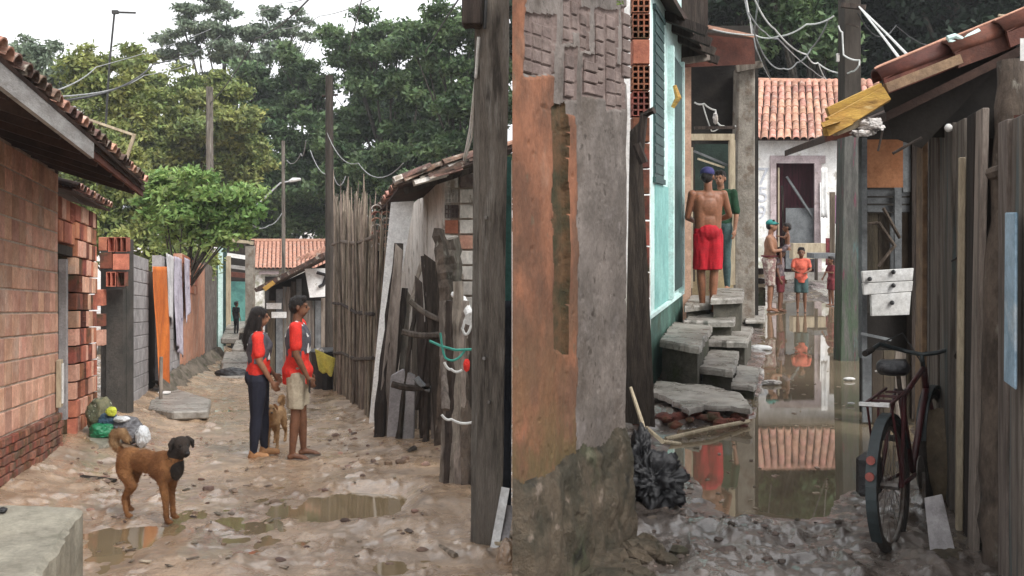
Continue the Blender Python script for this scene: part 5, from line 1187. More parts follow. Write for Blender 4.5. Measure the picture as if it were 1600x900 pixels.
P = np.array(FC.O)[None,None]+np.array(FC.u)[None,None]*SS[...,None]+np.array(FC.n)[None,None]*disp[...,None]; P[...,2] += ZZc

vm = np.full(SS.shape, 1); vm[is_or|pil] = 0; vm[grv2] = 0; vm[grv] = 2; vm[base] = 3; vm[ribz & ~base] = 4
def split_parts():
    names = ['orange_plaster','grey_plaster','groove','mossy_base','brick_bed']; ms = ['plaster_orange','plaster_grey','groove','moss_rubble','rib_brick']
    for k in range(5):
        idx = np.argwhere(vm[:-1,:-1] == k)
        if len(idx) == 0: continue
        b = MB(); mp = {}; org = np.array(WP[CH]); vs = []; fs = []
        for (i,j) in idx:
            f = []
            for (a,c) in ((i,j),(i+1,j),(i+1,j+1),(i,j+1)):
                if (a,c) not in mp: mp[(a,c)] = len(vs); vs.append(tuple(P[a,c]))
                f.append(mp[(a,c)])
            fs.append(tuple(f))
        me = bpy.data.meshes.new(names[k]); me.from_pydata([Vector(v)-WP[CH] for v in vs], [], fs); me.polygons.foreach_set('use_smooth',[True]*len(fs)); me.update()
        link(names[k], me, K[ms[k]], CH)
split_parts()
rr = random.Random(55); cache = {}
for (a,c,d,e) in ribs:
    n = max(1, round((e-d)/21)); m = max(1, round((c-a)/16))
    for i in range(n):
        for j in range(m):
            pxc = a+(c-a)*(j+.5)/m; pyc = d+(e-d)*(i+.5)/n+(pxc-a)*.31; w = s_of(a+(c-a)*(j+1)/m)-s_of(a+(c-a)*j/m); Yq = 3.72+s_of(pxc)/ul; h = (e-d)/n/F*Yq
            key = (round(w,3), round(h,3))
            if key not in cache:
                bm_ = block_mesh(Fr((0,0,0), FC.u+Vector((0,0,-.0)), FC.n), w-.004, .03, h-.006, .005); bm_.materials.append(K['rib_brick']); cache[key] = bm_
            link('brick', cache[key], None, CH, FC.pt(s_of(pxc), -.015+rr.uniform(-.002,.002), z_of(pxc, pyc)))
b = MB(); 
def wallbox(x0,y0,x1,y1,z0,z1,th,m,par,name):
    a = Vector((x0,y0,0)); c = Vector((x1,y1,0)); d = (c-a).normalized(); n = Vector((-d.y,d.x,0))*th
    b = MB(); b.hexa([a+Vector((0,0,z0)),c+Vector((0,0,z0)),c+n+Vector((0,0,z0)),a+n+Vector((0,0,z0)),a+Vector((0,0,z1)),c+Vector((0,0,z1)),c+n+Vector((0,0,z1)),a+n+Vector((0,0,z1))]); return b.build(name, m, par)
wallbox(.012,3.78,.05,6.55,-.8,3.25,-.03,K['plaster_grey'],CH,'side_wall')
wallbox(.535,4.66,.60,7.0,-.3,3.25,.06,K['plaster_grey'],CH,'side_wall')
for j,(x,y_) in enumerate(((915,-6),(940,-2),(950,8),(930,6),(962,-4))):
    pass
me = leaves_mesh('plant', [(at(945,8,4.62)-Vector((0,0,0)), .07, .6)], 260, .018, 77, .4); me.materials.append(K['leafC'])
link('wall_plant', me, None, None, (0,0,0), 'small green plant growing on top of the clay house wall', 'plant')
# slag: moss tufts and rubble at wall base
b = MB(); rr = random.Random(61)
for k in range(60):
    s = rr.uniform(.0, CL); r = rr.uniform(.02,.075); t = rr.uniform(.03,.28); q = FC.pt(s, t, 0); q.z = gz(q.x,q.y)+r*.2
    b.ball(q, r, 7, 5, sq=(1.2,1,.7), noise=.25)
b.build('base_rubble', K['moss_rubble'], kind='stuff', label='mossy rubble at the foot of the clay wall', cat='rubble')
b = MB()
for k in range(170):
    px = rr.uniform(985,1360); py = rr.uniform(700,895); q = Rg(px,py); 
    if px < 1000 and py < 760: continue
    r = rr.uniform(.006,.02)*(1 if rr.random() < .92 else 1.7); q.z = gz(q.x,q.y)+r*.1
    if q.z < .012: continue
    b.ball(q, r, 6, 4, sq=(rr.uniform(1,1.6), rr.uniform(.8,1.2), .55), noise=.25)
K['stone_grey'] = mat('stone_grey', (.17,.13,.11), (.08,.062,.05), 2.5, .7, .4, 40, island=True, rand=.5)
b.build('pebbles', K['stone_grey'], kind='stuff', label='pebbles and mud lumps before the puddle', cat='pebbles')
# --- hollow brick column and dark leaning plank
BC = thing('hollow_brick_column', 'thin column of open ended red hollow bricks between clay house and blue house', 'column', Vector((.96,7.35,0)))
fr = Fr((0,7.35,0), (1,0,0), (0,-1,0)); z = 0
for k in range(17):
    hl = k >= 12 and k != 14; me_ = hollow_mesh(fr, .13, .14, .185, 3, 4) if hl else block_mesh(fr, .13, .14, .185); me_.materials.append(K['brick_bright' if k == 14 else ('brick_dark')])
    link('brick', me_, None, BC, ((1000-800)/F*7.35, 7.35, .1+.197*k))
b = MB(); b.hexa([at(976,660,7.0),at(1024,668,7.0),at(1024,668,7.06),at(976,660,7.06),at(984,205,7.15),at(1001,188,7.15),at(1001,188,7.2),at(984,205,7.2)]); b.build('dark_plank', K['wood_dark'], label='tall dark plank leaning between the clay wall and the blue house', cat='plank')
b = MB(); b.tube([at(1000,240,7.05), at(1006,180,7.05), at(1022,172,7.0)], .03, 6); b.tube([at(994,225,7.0), at(1006,255,7.0)], .035, 6); b.build('broken_bracket', K['wood_dark'], label='broken dark wooden bracket at the top of the dark plank', cat='bracket')
# --- sticks and black bag
b = MB(); b.tube([at(985,605,5.6), at(1003,660,5.5), at(1012,703,5.4)], [.010,.013,.016], 7); b.build('bare_stick', K['pale_wood'], label='short bare stick leaning against the dark plank', cat='stick')
b = MB(); a = Rg(1062,712); b.tube([at(1010,668,6.0), at(1035,690,5.9), Vector((a.x,a.y,.08))], [.013,.014,.014], 7); b.build('bare_stick', K['pale_wood'], label='pale stick slanting down to the mud beside the black bag', cat='stick')
b = MB(); a = Rg(1040,686,.03); c = Rg(1170,658,.03); b.tube(rope([a, a.lerp(c,.5)+Vector((0,-.05,.02)), c],0,4), .016, 7); b.build('pale_branch', K['pale_wood'], label='long pale branch lying at the near edge of the puddle under the broken slab', cat='branch')
clump('black_bag', at(1022,752,5.25), .19, K['black_plastic'], 'crumpled black plastic bag lying in the mud by the wall corner', 'bag', (.85,.8,.72), seed=42, folds=.4)
clump('black_bag', at(1000,722,5.35), .12, K['black_plastic'], 'upper fold of black plastic sheet against the wall corner', 'plastic sheet', (.7,.8,1.3), seed=44, folds=.3)
# --- blue house
BH = thing('blue_house', 'pale mint blue house with dark shutters and a darker green lower wall', 'house', FB.pt(9.5,0,0))
b = MB(); FB.cell(b, 8.27, 11.5, -.15, 0, .70, 4.4); b.build('wall', K['mint'], BH)
b = MB(); FB.cell(b, 8.27, 11.5, -.15, .015, -.1, .70); b.build('lower_wall', K['teal_low'], BH)
b = MB(); FB.cell(b, 8.27, 11.5, .0, .035, .69, .725); b.build('ledge', K['mint'], BH)
b = MB(); FB.cell(b, 8.22, 8.62, -.15, .03, -.1, 4.4); b.build('corner_strip', K['white_wall'], BH)
b = MB(); b.hexa([FB.pt(8.24,-.16,-.1),FB.pt(8.24,-.9,-.1),FB.pt(8.3,-.9,-.1),FB.pt(8.3,-.16,-.1),FB.pt(8.24,-.16,4.4),FB.pt(8.24,-.9,4.4),FB.pt(8.3,-.9,4.4),FB.pt(8.3,-.16,4.4)]); b.build('end_wall', K['white_wall'], BH)
K['teal_mid'] = mat('teal_mid', (.24,.47,.44), (.17,.37,.35), 2.5, .7, .2, 30)
wn = MB(); FB.cell(wn, 9.0, 9.7, .0, .015, 1.98, 3.55); W1 = wn.build('window_shutter', K['teal_dark'], BH)
for z0_, z1_ in ((3.55,3.60),(1.93,1.98)):
    b = MB(); FB.cell(b, 8.97,9.73,.0,.03,z0_,z1_); b.build('frame', K['teal_dark'], W1)
for k in range(16):
    b = MB(); FB.cell(b, 9.02, 9.68, .015, .022, 2.02+k*.095, 2.085+k*.095); b.build('slat', K['teal_dark'], W1)
b = MB(); FB.cell(b, 9.1, 10.15, 0, .006, .73, 1.92); b.build('painted_band', K['teal_mid'], BH)
wn = MB(); FB.cell(wn, 10.25, 11.2, .0, .04, .80, 3.35); D1 = wn.build('door', K['teal_dark'], BH)
b = MB(); FB.cell(b, 10.15,10.24,.0,.06,.74,3.42); FB.cell(b, 11.22,11.3,.0,.06,.74,3.42); b.build('door_frame', K['mint'], D1)
b = MB(); b.tube([FB.pt(10.05,.06,2.75), FB.pt(10.05,.12,2.85), FB.pt(10.05,.08,2.98)], [.02,.035,.02], 8); b.build('wall_lamp', K['amber'], BH, label='small amber lamp between shutter and door')
# eave above blue house
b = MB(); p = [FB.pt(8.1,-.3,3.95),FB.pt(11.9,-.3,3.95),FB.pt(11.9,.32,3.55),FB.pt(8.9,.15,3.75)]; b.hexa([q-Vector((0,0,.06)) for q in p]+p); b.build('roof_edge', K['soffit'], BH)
for k in range(4):
    a = 9.9+k*.6; b = MB(); b.beam(FB.pt(a,-.1,3.72), FB.pt(a+.05,.42,3.50), .08, .09, side=(0,1,0)); b.build('rafter', K['wood_dark'], BH)
K['dark_green'] = mat('dark_green', (.02,.035,.028), (.012,.02,.016), 4)
# --- porch house next (door with the man)
PH = thing('porch_house', 'dark open house with peach post and rusty canopy behind the man in red shorts', 'house', Vector((2.6,13.2,.5)))
def pquad(name, x0, x1, y0, y1, Y, m, th=.06, par=None, Yt=None, lab=None, bev=0):
    """upright board seen face on between pixel columns/rows at distance Y"""
    par = par or PH; Yt = Yt or Y; b = MB()
    b.hexa([at(x0,y1,Y),at(x1,y1,Y),at(x1,y1,Y)+Vector((0,th,0)),at(x0,y1,Y)+Vector((0,th,0)),at(x0,y0,Yt),at(x1,y0,Yt),at(x1,y0,Yt)+Vector((0,th,0)),at(x0,y0,Yt)+Vector((0,th,0))])
    return b.build(name, K[m], par, label=lab, bevel=bev)
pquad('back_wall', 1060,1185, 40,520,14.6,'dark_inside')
pquad('lower_wall', 1082,1146,372,470,13.2,'yellow_wall')
pquad('post', 1066,1080, 96,500,12.2,'peach',.15)
pquad('door_jamb', 1080,1083, 230,450,12.6,'pale_wood',.08)
pquad('transom', 1080,1148, 209,219,12.9,'pale_wood',.08)
pquad('upright', 1140,1149, 219,445,12.9,'pale_wood',.08)
pquad('upright', 1082,1086, 262,440,12.85,'wood_dark',.08)
pquad('green_panel', 1086,1140, 225,375,14.0,'dark_green')
for (x0,y0_,x1,y1_,w,m) in ((1084,236,1146,262,.03,'panel_grey'),(1090,248,1132,262,.025,'pale_wood'),(1085,200,1148,199,.04,'wood_dark')):
    b = MB(); b.beam(at(x0,y0_,13.0), at(x1,y1_,13.0), w, w); b.build('brace', K[m], PH)
b = MB(); b.tube(rope([at(1085,160,13),at(1100,162,13),at(1118,172,13),at(1120,190,13),at(1130,197,13),at(1150,197,13)],.02,4), .012, 5); b.tube(rope([at(1098,163,13),at(1112,205,13),at(1125,198,13)],.02,4), .009, 5); b.build('hanging_cable', K['cable_white'], label='white tangled cable in the dark opening above the man in red shorts', cat='cable')
clump('white_rag', at(1118,185,12.95), .05, K['rag'], 'small black and white rag caught on the cable above the doorway', 'rag', (.7,.7,1.6), seed=71)
b = MB(); b.hexa([at(1062,106,12.0),at(1180,100,12.0),at(1180,100,12.1),at(1062,106,12.1),at(1062,50,12.0),at(1178,62,12.0),at(1178,62,12.1),at(1062,50,12.1)]); b.build('canopy_fascia', K['rust'], PH)
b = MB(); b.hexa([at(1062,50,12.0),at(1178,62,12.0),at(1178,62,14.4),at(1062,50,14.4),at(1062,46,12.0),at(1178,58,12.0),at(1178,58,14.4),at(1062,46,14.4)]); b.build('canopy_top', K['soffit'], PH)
b = MB(); b.beam(at(1094,40,11.9), at(1178,57,11.9), .05, .04, side=(0,1,0)); b.build('canopy_edge', K['tile_edge'], PH)
pquad('roof_timber', 1060,1100,-60,90,11.6,'wood_dark',.1)
pquad('roof_timber', 1100,1106,-40,70,11.7,'wood_dark',.1)
b = MB(); b.beam(at(1064,96,11.5), at(1108,90,11.5), .1, .07); b.build('roof_timber', K['wood_grey'], PH)
# pillar
PL = thing('old_pillar', 'old stained concrete pillar between the porch and the white house', 'pillar', at(1162,505,14.3))
b = MB(); b.hexa([at(1146,506,14.2),at(1180,506,14.2),at(1180,506,14.2)+Vector((0,.34,0)),at(1146,506,14.2)+Vector((0,.34,0)),at(1154,104,14.2),at(1180,104,14.2),at(1180,104,14.2)+Vector((0,.34,0)),at(1154,104,14.2)+Vector((0,.34,0))]); b.build('shaft', K['pillar'], PL, bevel=.02)
b = MB(); b.beam(at(1150,108,14.1), at(1190,100,14.1), .1, .1); b.build('cap_timber', K['wood_grey'], PL)
# --- stairs of blocks
def step(lab, pts, z, h, m='concrete_wet', grp=None):
    P = [Rg(x,y,z) for x,y in pts]; c = sum(P, Vector((0,0,0)))/len(P); T = thing('step_block', lab, 'step block', (c.x,c.y,0))
    th = .07 if z > .2 else .05; slabtop('top_slab', [(p.x,p.y) for p in P], z, th, K[m], par=T, jit=.016)
    q = [c+(p-c)*.90 for p in P]; b = MB(); b.prism([(p.x,p.y,z-h) for p in q], (0,0,h-th-.003)); b.build('base', K['step_base_shade'], T)
    return T
K['step_base_shade'] = mat('step_base_shade', (.085,.078,.062), (.045,.042,.034), 4, .85, .6, 20, spots=[(MOSS, 4, .5, .66, .7)])  # mossy body, darkened to paint in the shade below the slab tops
step('big square concrete block against the blue house wall', [(1030,530),(1092,541),(1112,509),(1054,502)], .47, .6)
step('raised block under the feet of the man in red shorts', [(1070,500),(1146,501),(1150,485),(1082,482)], .50, .55)
step('thick slab step to the right below the man in red shorts', [(1108,531),(1166,533),(1177,510),(1146,508),(1138,520),(1112,522)], .34, .4)
step('low light block in front of the big square block', [(1094,572),(1146,578),(1154,547),(1111,543)], .24, .3)
step('small lowest block at the edge of the water', [(1144,599),(1179,603),(1187,574),(1153,569)], .13, .2, 'concrete_wet')
slab = slabtop('broken_slab', [tuple(Rg(x,y,.14)[:2]) for x,y in ((1020,612),(1050,624),(1075,640),(1105,632),(1140,634),(1173,638),(1160,614),(1100,600),(1024,594))], .14, .045, K['concrete_wet'], jit=.02, label='thin wet concrete slab with a broken edge in front of the blocks', cat='slab')
step('upper grey block behind the feet of the man in red shorts', [(1112,466),(1160,464),(1162,450),(1118,449)], .72, .5)
step('left upper block beside the peach post', [(1070,478),(1112,474),(1110,462),(1080,460)], .62, .4)
step('pale wet block at the foot of the pillar', [(1166,500),(1194,500),(1194,478),(1168,478)], .12, .3, 'concrete_wet')
pq = MB()
for k in range(26):
    rr2 = random.Random(k); q = Rg(rr2.uniform(1022,1170), rr2.uniform(645,668)); q.z = rr2.uniform(.0,.06); pq.ball(q, rr2.uniform(.02,.06), 7, 5, sq=(1.3,1,.8), noise=.2)
pq.build('slab_rubble', K['brick_dark'], kind='stuff', label='dark brick rubble under the broken slab', cat='rubble')
for k,(x,y_,s,m,lab) in enumerate(((1188,544,.09,'white_paint','small white box shaped litter at the water edge'),(1205,598,.06,'rag','pale litter heap floating at the water edge by the lowest block'),(1327,592,.035,'white_paint','white scrap in the water beside the timber pole'),(1330,630,.02,'white_paint','tiny white scrap floating near the timber pole'))):
    clump('litter', Rg(x,y_,.02), s, K[m], lab, 'litter', (1.6,.8,.45), seed=80+k)
# low mossy wall right of pillar
pq = thing('low_stacked_wall', 'low mossy wall of stacked planks right of the old pillar', 'low wall', at(1180,480,16.5))
for k,(y0_,y1_,m) in enumerate(((420,428,'wood_dark'),(429,434,'pale_wood'),(436,443,'wood_dark'),(444,449,'pale_wood'),(450,478,'moss_rubble'))):
    pquad('plank', 1167,1196,y0_,y1_,16.6-.0*k,m,.3,par=pq)
# --- white tiled house
TH = thing('tiled_white_house', 'white house with clay tile roof and dark doorway ending the right lane', 'house', Vector((7,24,0)))
b = MB()
def wseg(x0,x1,y0,y1,m='white_wall',Y=24,th=.15,name='wall'): return pquad(name,x0,x1,y0,y1,Y,m,th,par=TH)
wseg(1168,1210,216,446); wseg(1210,1282,216,244); wseg(1282,1345,216,446)
fr_ = wseg(1204,1290,243,255,'frame_pink',23.94,.06,'door_frame'); 
fr_ = wseg(1204,1213,255,440,'frame_pink',23.94,.06,'door_frame'); wseg(1273,1284,255,440,'frame_pink',23.94,.06,'door_frame'); wseg(1216,1218,262,420,'pale_wood',24.0,.06,'door_frame')
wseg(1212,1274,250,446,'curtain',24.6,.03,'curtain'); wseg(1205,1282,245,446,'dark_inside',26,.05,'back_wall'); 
wseg(1228,1273,325,420,'door_grey',24.1,.04,'half_door')
b = MB(); b.beam(at(1229,276,24.05), at(1274,345,24.05), .06, .05); b.build('leaning_pole', K['panel_grey'], TH)
b = MB(); b.beam(at(1222,290,24.2), at(1226,400,24.2), .06, .05); b.build('leaning_pole', K['wood_dark'], TH)
b = MB(); b.hexa([at(1283,385,23.8),at(1292,385,23.8),at(1292,385,23.85),at(1283,385,23.85),at(1281,285,23.9),at(1287,285,23.9),at(1287,285,23.95),at(1281,285,23.95)]); b.build('white_board', K['white_board'], TH)
b = MB(); b.hexa([at(1170,446,23.7),at(1345,446,23.7),at(1345,446,24.0),at(1170,446,24.0),at(1170,425,23.7),at(1345,425,23.7),at(1345,425,24.0),at(1170,425,24.0)]); b.build('doorstep', K['concrete_wet'], TH)
e = at(1176,218,23.5); r_ = at(1186,127,27.4); Dv = r_-e; Dv.x = .29*Dv.y; n = 8
tile_roof(TH, e, Vector((1,0,0)), Dv, 17, n, .192, Dv.length/n, ['tile','tile','tile'], seed=33, seg=6, lift=.01)
b = MB(); b.tube([at(1184,127,27.4), at(1372,130,27.4)], .10, 8); b.build('ridge', K['tile_edge'], TH)
def digit(ch, px, py, size):
    c = bpy.data.curves.new('digit', 'FONT'); c.body = ch; c.size = size; c.extrude = .004; c.align_x = 'CENTER'; c.align_y = 'CENTER'
    o = bpy.data.objects.new('tmp', c); COL.objects.link(o); dg = bpy.context.evaluated_depsgraph_get(); dg.update(); me = bpy.data.meshes.new_from_object(o.evaluated_get(dg)); bpy.data.objects.remove(o)
    M = Matrix.Rotation(R(90), 4, 'X'); me.transform(M); me.materials.clear(); me.materials.append(K['pencil']); link('painted_digit', me, None, TH, at(px,py,23.985))
digit('7',1192,277,.62); digit('5',1192,305,.55); digit('9',1190,333,.5)
# cloths on the right of the house
for k,(x0,x1,y0_,y1_,m,lab) in enumerate(((1283,1293,262,340,'white_paint','narrow white cloth hanging right of the tiled house doorway'),(1290,1300,372,415,'maroon','dark red cloth hanging beside the tiled house doorway'),(1303,1312,305,350,'rag_purple','purple and white cloth hanging by the timber pole'),(1296,1305,300,440,'panel_brown','brown board fence strip by the tiled house'))):
    Yk = 21.5-k*.4
    drape('hanging_cloth', [at(x0,y0_,Yk),at(x1,y0_,Yk),at(x1,y1_,Yk),at(x0,y1_,Yk)], K[m], fold=.02, nu=6, nv=10, label=lab, cat='cloth' if k < 3 else 'board')
# benches / table far
TB = thing('low_table', 'low dark bench behind the children', 'bench', at(1292,440,20)); 
pquad('bench_top',1272,1312,396,404,20,'panel_grey',.5,par=TB); pquad('leg',1274,1278,404,438,20,'wood_dark',.06,par=TB); pquad('leg',1306,1310,404,438,20,'wood_dark',.06,par=TB)
b = MB(); b.box(at(1262,392,22), (.75,.3,.35)); b.build('pale_box', K['pale_wood'], label='pale cardboard coloured box behind the child in the coral shirt', cat='box')
# --- timber pole in water
TP = thing('timber_pole', 'dark square pole standing in the puddle, green and teal stained', 'pole', at(1328,565,10.7))
def q8(x0b,x1b,x0t,x1t,yb,yt,Y,th,m,name='shaft',par=TP):
    b = MB(); b.hexa([at(x0b,yb,Y),at(x1b,yb,Y),at(x1b,yb,Y)+Vector((0,th,0)),at(x0b,yb,Y)+Vector((0,th,0)),at(x0t,yt,Y),at(x1t,yt,Y),at(x1t,yt,Y)+Vector((0,th,0)),at(x0t,yt,Y)+Vector((0,th,0))]); return b.build(name,K[m],par,bevel=.008)
q8(1313,1347,1319,1346,572,212,10.7,.24,'pole_green'); q8(1319,1346,1321,1344,213,-320,10.71,.22,'pole_dark')
b = MB(); b.beam(at(1314,8,10.6), at(1352,12,10.6), .05, .05); b.beam(at(1320,36,10.65), at(1342,42,10.65), .015, .015); b.build('crossarm', K['wood_dark'], TP)
b = MB(); b.box(at(1309,90,10.6), (.03,.03,.09)); b.build('insulator', K['rag'], TP)
# --- wires right
wr = [(((1094,40,12),(1180,55,11.5),(1215,57,11),(1260,38,10.8),(1303,25,10.6)),.03,'cable_white','thick pale cable sagging from the rusty canopy to the timber pole'),
 (((1162,-10,12),(1175,40,12),(1183,80,12),(1205,125,24)),.05,'cable','bundled grey wire falling to the tiled roof ridge'),
 (((1175,-10,9),(1210,45,10),(1260,85,12),(1278,98,13),(1292,124,25)),.05,'cable_white','pale wire crossing down to the middle of the tiled roof'),
 (((1185,-10,10),(1178,50,11),(1200,95,12),(1225,107,12),(1245,98,12),(1268,75,12),(1295,30,10.8)),.04,'cable','looping grey wire above the tiled roof'),
 (((1280,100,12),(1310,114,11),(1330,112,10.6),(1342,102,10.5),(1343,94,10.5),(1318,86,10.6),(1316,50,10.6),(1310,40,10.6)),.02,'cable_white','pale wire looped round the timber pole'),
 (((1170,20,10),(1195,50,11),(1215,60,11.5),(1270,110,20),(1290,122,25)),.03,'cable','faint wire above the tiled roof'),
 (((1165,-10,12),(1172,30,12),(1176,60,12)),.02,'cable_white','short thick white wire end hanging from the top'),
 (((1342,10,10.6),(1378,55,8),(1406,92,6)),.0,'cable_white','pale wire from the pole to the shed roof, left one'),
 (((1344,12,10.6),(1385,52,8),(1420,88,6)),.0,'cable_white','pale wire from the pole to the shed roof, right one'),
 (((1340,20,10.6),(1400,40,12),(1500,60,16)),.2,'cable_dark','thin dark wire running right behind the shed roof')]
for pts,sg,m,lab in wr:
    b = MB(); b.tube(rope([at(*p) for p in pts], sg, 6), .0095 if m != 'cable_dark' else .007, 5); b.build('overhead_wire', K[m], label=lab, cat='wire')
# --- shed of planks on the right
SD = thing('plank_lean_to', 'dark lean-to shed of leaning planks under big red tiles at the right edge', 'shed', (2.6,5.6,0))
Y = 7.4
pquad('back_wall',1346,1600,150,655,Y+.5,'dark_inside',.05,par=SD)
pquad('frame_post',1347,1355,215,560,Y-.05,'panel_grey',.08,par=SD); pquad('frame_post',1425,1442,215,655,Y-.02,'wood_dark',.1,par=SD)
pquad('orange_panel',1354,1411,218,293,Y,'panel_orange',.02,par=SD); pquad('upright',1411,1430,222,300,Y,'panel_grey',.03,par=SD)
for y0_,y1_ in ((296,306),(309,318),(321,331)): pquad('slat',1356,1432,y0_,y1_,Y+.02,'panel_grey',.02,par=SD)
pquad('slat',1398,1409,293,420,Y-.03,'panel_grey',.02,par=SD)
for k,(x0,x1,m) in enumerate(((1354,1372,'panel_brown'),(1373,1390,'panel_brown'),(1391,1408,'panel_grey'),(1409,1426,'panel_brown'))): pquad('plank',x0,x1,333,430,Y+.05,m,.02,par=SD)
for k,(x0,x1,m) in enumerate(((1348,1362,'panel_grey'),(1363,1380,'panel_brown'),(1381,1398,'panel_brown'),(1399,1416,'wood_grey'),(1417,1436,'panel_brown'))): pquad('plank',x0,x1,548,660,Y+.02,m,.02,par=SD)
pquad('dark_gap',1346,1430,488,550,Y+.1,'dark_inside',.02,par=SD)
b = MB()
b.tube([at(1372,348,Y-.1),at(1398,384,Y-.1),at(1372,416,Y-.1)], [.018,.016,.012], 7); b.tube([at(1380,325,Y-.1),at(1406,372,Y-.1)], .013, 7); b.tube([at(1356,350,Y-.1),at(1372,348,Y-.1)], .012, 6); b.build('forked_branch', K['bark'], label='forked branch hanging on the lean-to wall above the white boards', cat='branch')
DW = thing('white_drawer_boards', 'white drawer fronts with dark knobs nailed beside the timber pole', 'boards', at(1387,495,Y-.2))
for (p4,lab) in (([(1347,424),(1428,419),(1426,438),(1349,442)],0),([(1348,443),(1427,439),(1425,455),(1350,461)],0),([(1361,461),(1424,456),(1421,492),(1362,494)],0)):
    b = MB(); tl,tr,br,bl = [at(x,y_,Y-.2) for x,y_ in p4]; d = Vector((0,.03,0)); b.hexa([bl,br,br+d,bl+d,tl,tr,tr+d,tl+d]); b.build('drawer_front', K['white_paint'], DW, bevel=.003)
for (x,y_) in ((1359,436),(1396,425),(1396,446),(1394,473)):
    b = MB(); b.ball(at(x,y_,Y-.215), .018, 8, 6); b.build('knob', K['black_plastic'], DW)
b = MB(); b.beam(at(1345,521,Y-.2), at(1392,531,Y-.2), .02, .02); b.build('pale_rod', K['panel_grey'], label='thin pale rod under the white drawer boards', cat='rod')
for k,(x,y_) in enumerate(((1378,581),(1382,631))): clump('scrap', at(x,y_,Y-.5), .045, K['rag'], ['upper','lower'][k]+' white scrap on the lean-to wall beside the bicycle', 'scrap', (1.2,.5,.4), seed=90+k)
b = MB(); b.box(at(1360,735,5.6), (.12,.1,.11)); b.build('grey_box', K['block_grey'], label='small pale grey box standing in the puddle left of the bicycle', cat='box', bevel=.006)
# side planks (leaning), bottom positions along FS
def plk(sb, st_, w, m, ht=2.12, t0=.0, t1=.0, wt=None, lab=None, name='plank', hb=-.15, th=.03):
    wt = wt or w; b = MB()
    b.hexa([FS.pt(sb,t0,hb),FS.pt(sb-w,t0,hb),FS.pt(sb-w,t0-th,hb),FS.pt(sb,t0-th,hb),FS.pt(st_,t1,ht),FS.pt(st_-wt,t1,ht),FS.pt(st_-wt,t1-th,ht),FS.pt(st_,t1-th,ht)])
    o = b.build(name, K[m], SD, label=lab, bevel=.004); return o
plk(6.50,6.30,.34,'amber_brown',2.2,.02,.03,.28)
plk(6.12,5.98,.22,'wood_dark',2.2,-.02,0,.2)
plk(5.88,5.78,.30,'wood_grey',2.15,.01,.02,.26)
plk(5.56,5.50,.16,'wood_blue',2.12,.0,.01,.22)
plk(5.38,5.26,.24,'wood_blue',2.10,.02,.02,.22)
plk(5.12,5.02,.20,'wood_blue',2.1,.0,.0,.2)
plk(4.90,4.80,.05,'pale_wood',1.9,.03,.03,.04)
plk(4.84,4.74,.16,'wood_dark',2.1,.0,.0,.18)
plk(4.64,4.52,.14,'wood_grey',2.1,.02,.0,.15)
plk(4.15,4.05,.16,'wood_grey',2.0,-.02,.0,.16)
plk(3.96,3.90,.18,'wood_blue',2.0,-.02,-.02,.18)
plk(3.74,3.70,.2,'wood_grey',2.0,-.02,-.02,.2)
for a in (6.6,): 
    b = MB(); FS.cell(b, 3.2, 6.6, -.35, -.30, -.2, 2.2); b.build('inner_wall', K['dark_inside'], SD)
b = MB(); pts = rope([at(1560,893,4.32),at(1557,700,4.33),at(1562,450,4.36),at(1573,280,4.38),at(1580,95,4.40)], 0, 5); r2 = random.Random(8)
b.tube([p+Vector((r2.uniform(-.006,.006),0,0)) for p in pts], [.075*r2.uniform(.88,1.1)*(1-.25*i/20) for i in range(len(pts))], 12); b.build('corner_post', K['bark'], SD, smooth=True)
b = MB(); b.tube([at(1548,272,4.3), at(1604,256,4.1)], [.03,.032], 8); b.build('cross_pole', K['bark'], SD)
plk(3.80,3.78,.18,'blue_sheet',1.62,.03,.03,.17,'blue and pale sheet strip at the right edge',name='blue_sheet',hb=.95,th=.01)
b = MB(); b.hexa([at(1584,272,3.95),at(1604,272,3.9),at(1604,272,3.95),at(1584,272,4.0),at(1584,180,3.95),at(1604,180,3.9),at(1604,180,3.95),at(1584,180,4.0)]); b.build('red_board', K['rust'], SD)
b = MB(); b.hexa([at(1594,95,3.9),at(1606,95,3.9),at(1606,95,3.95),at(1594,95,3.95),at(1594,60,3.9),at(1606,60,3.9),at(1606,60,3.95),at(1594,60,3.95)]); b.build('white_board_end', K['white_paint'], SD)
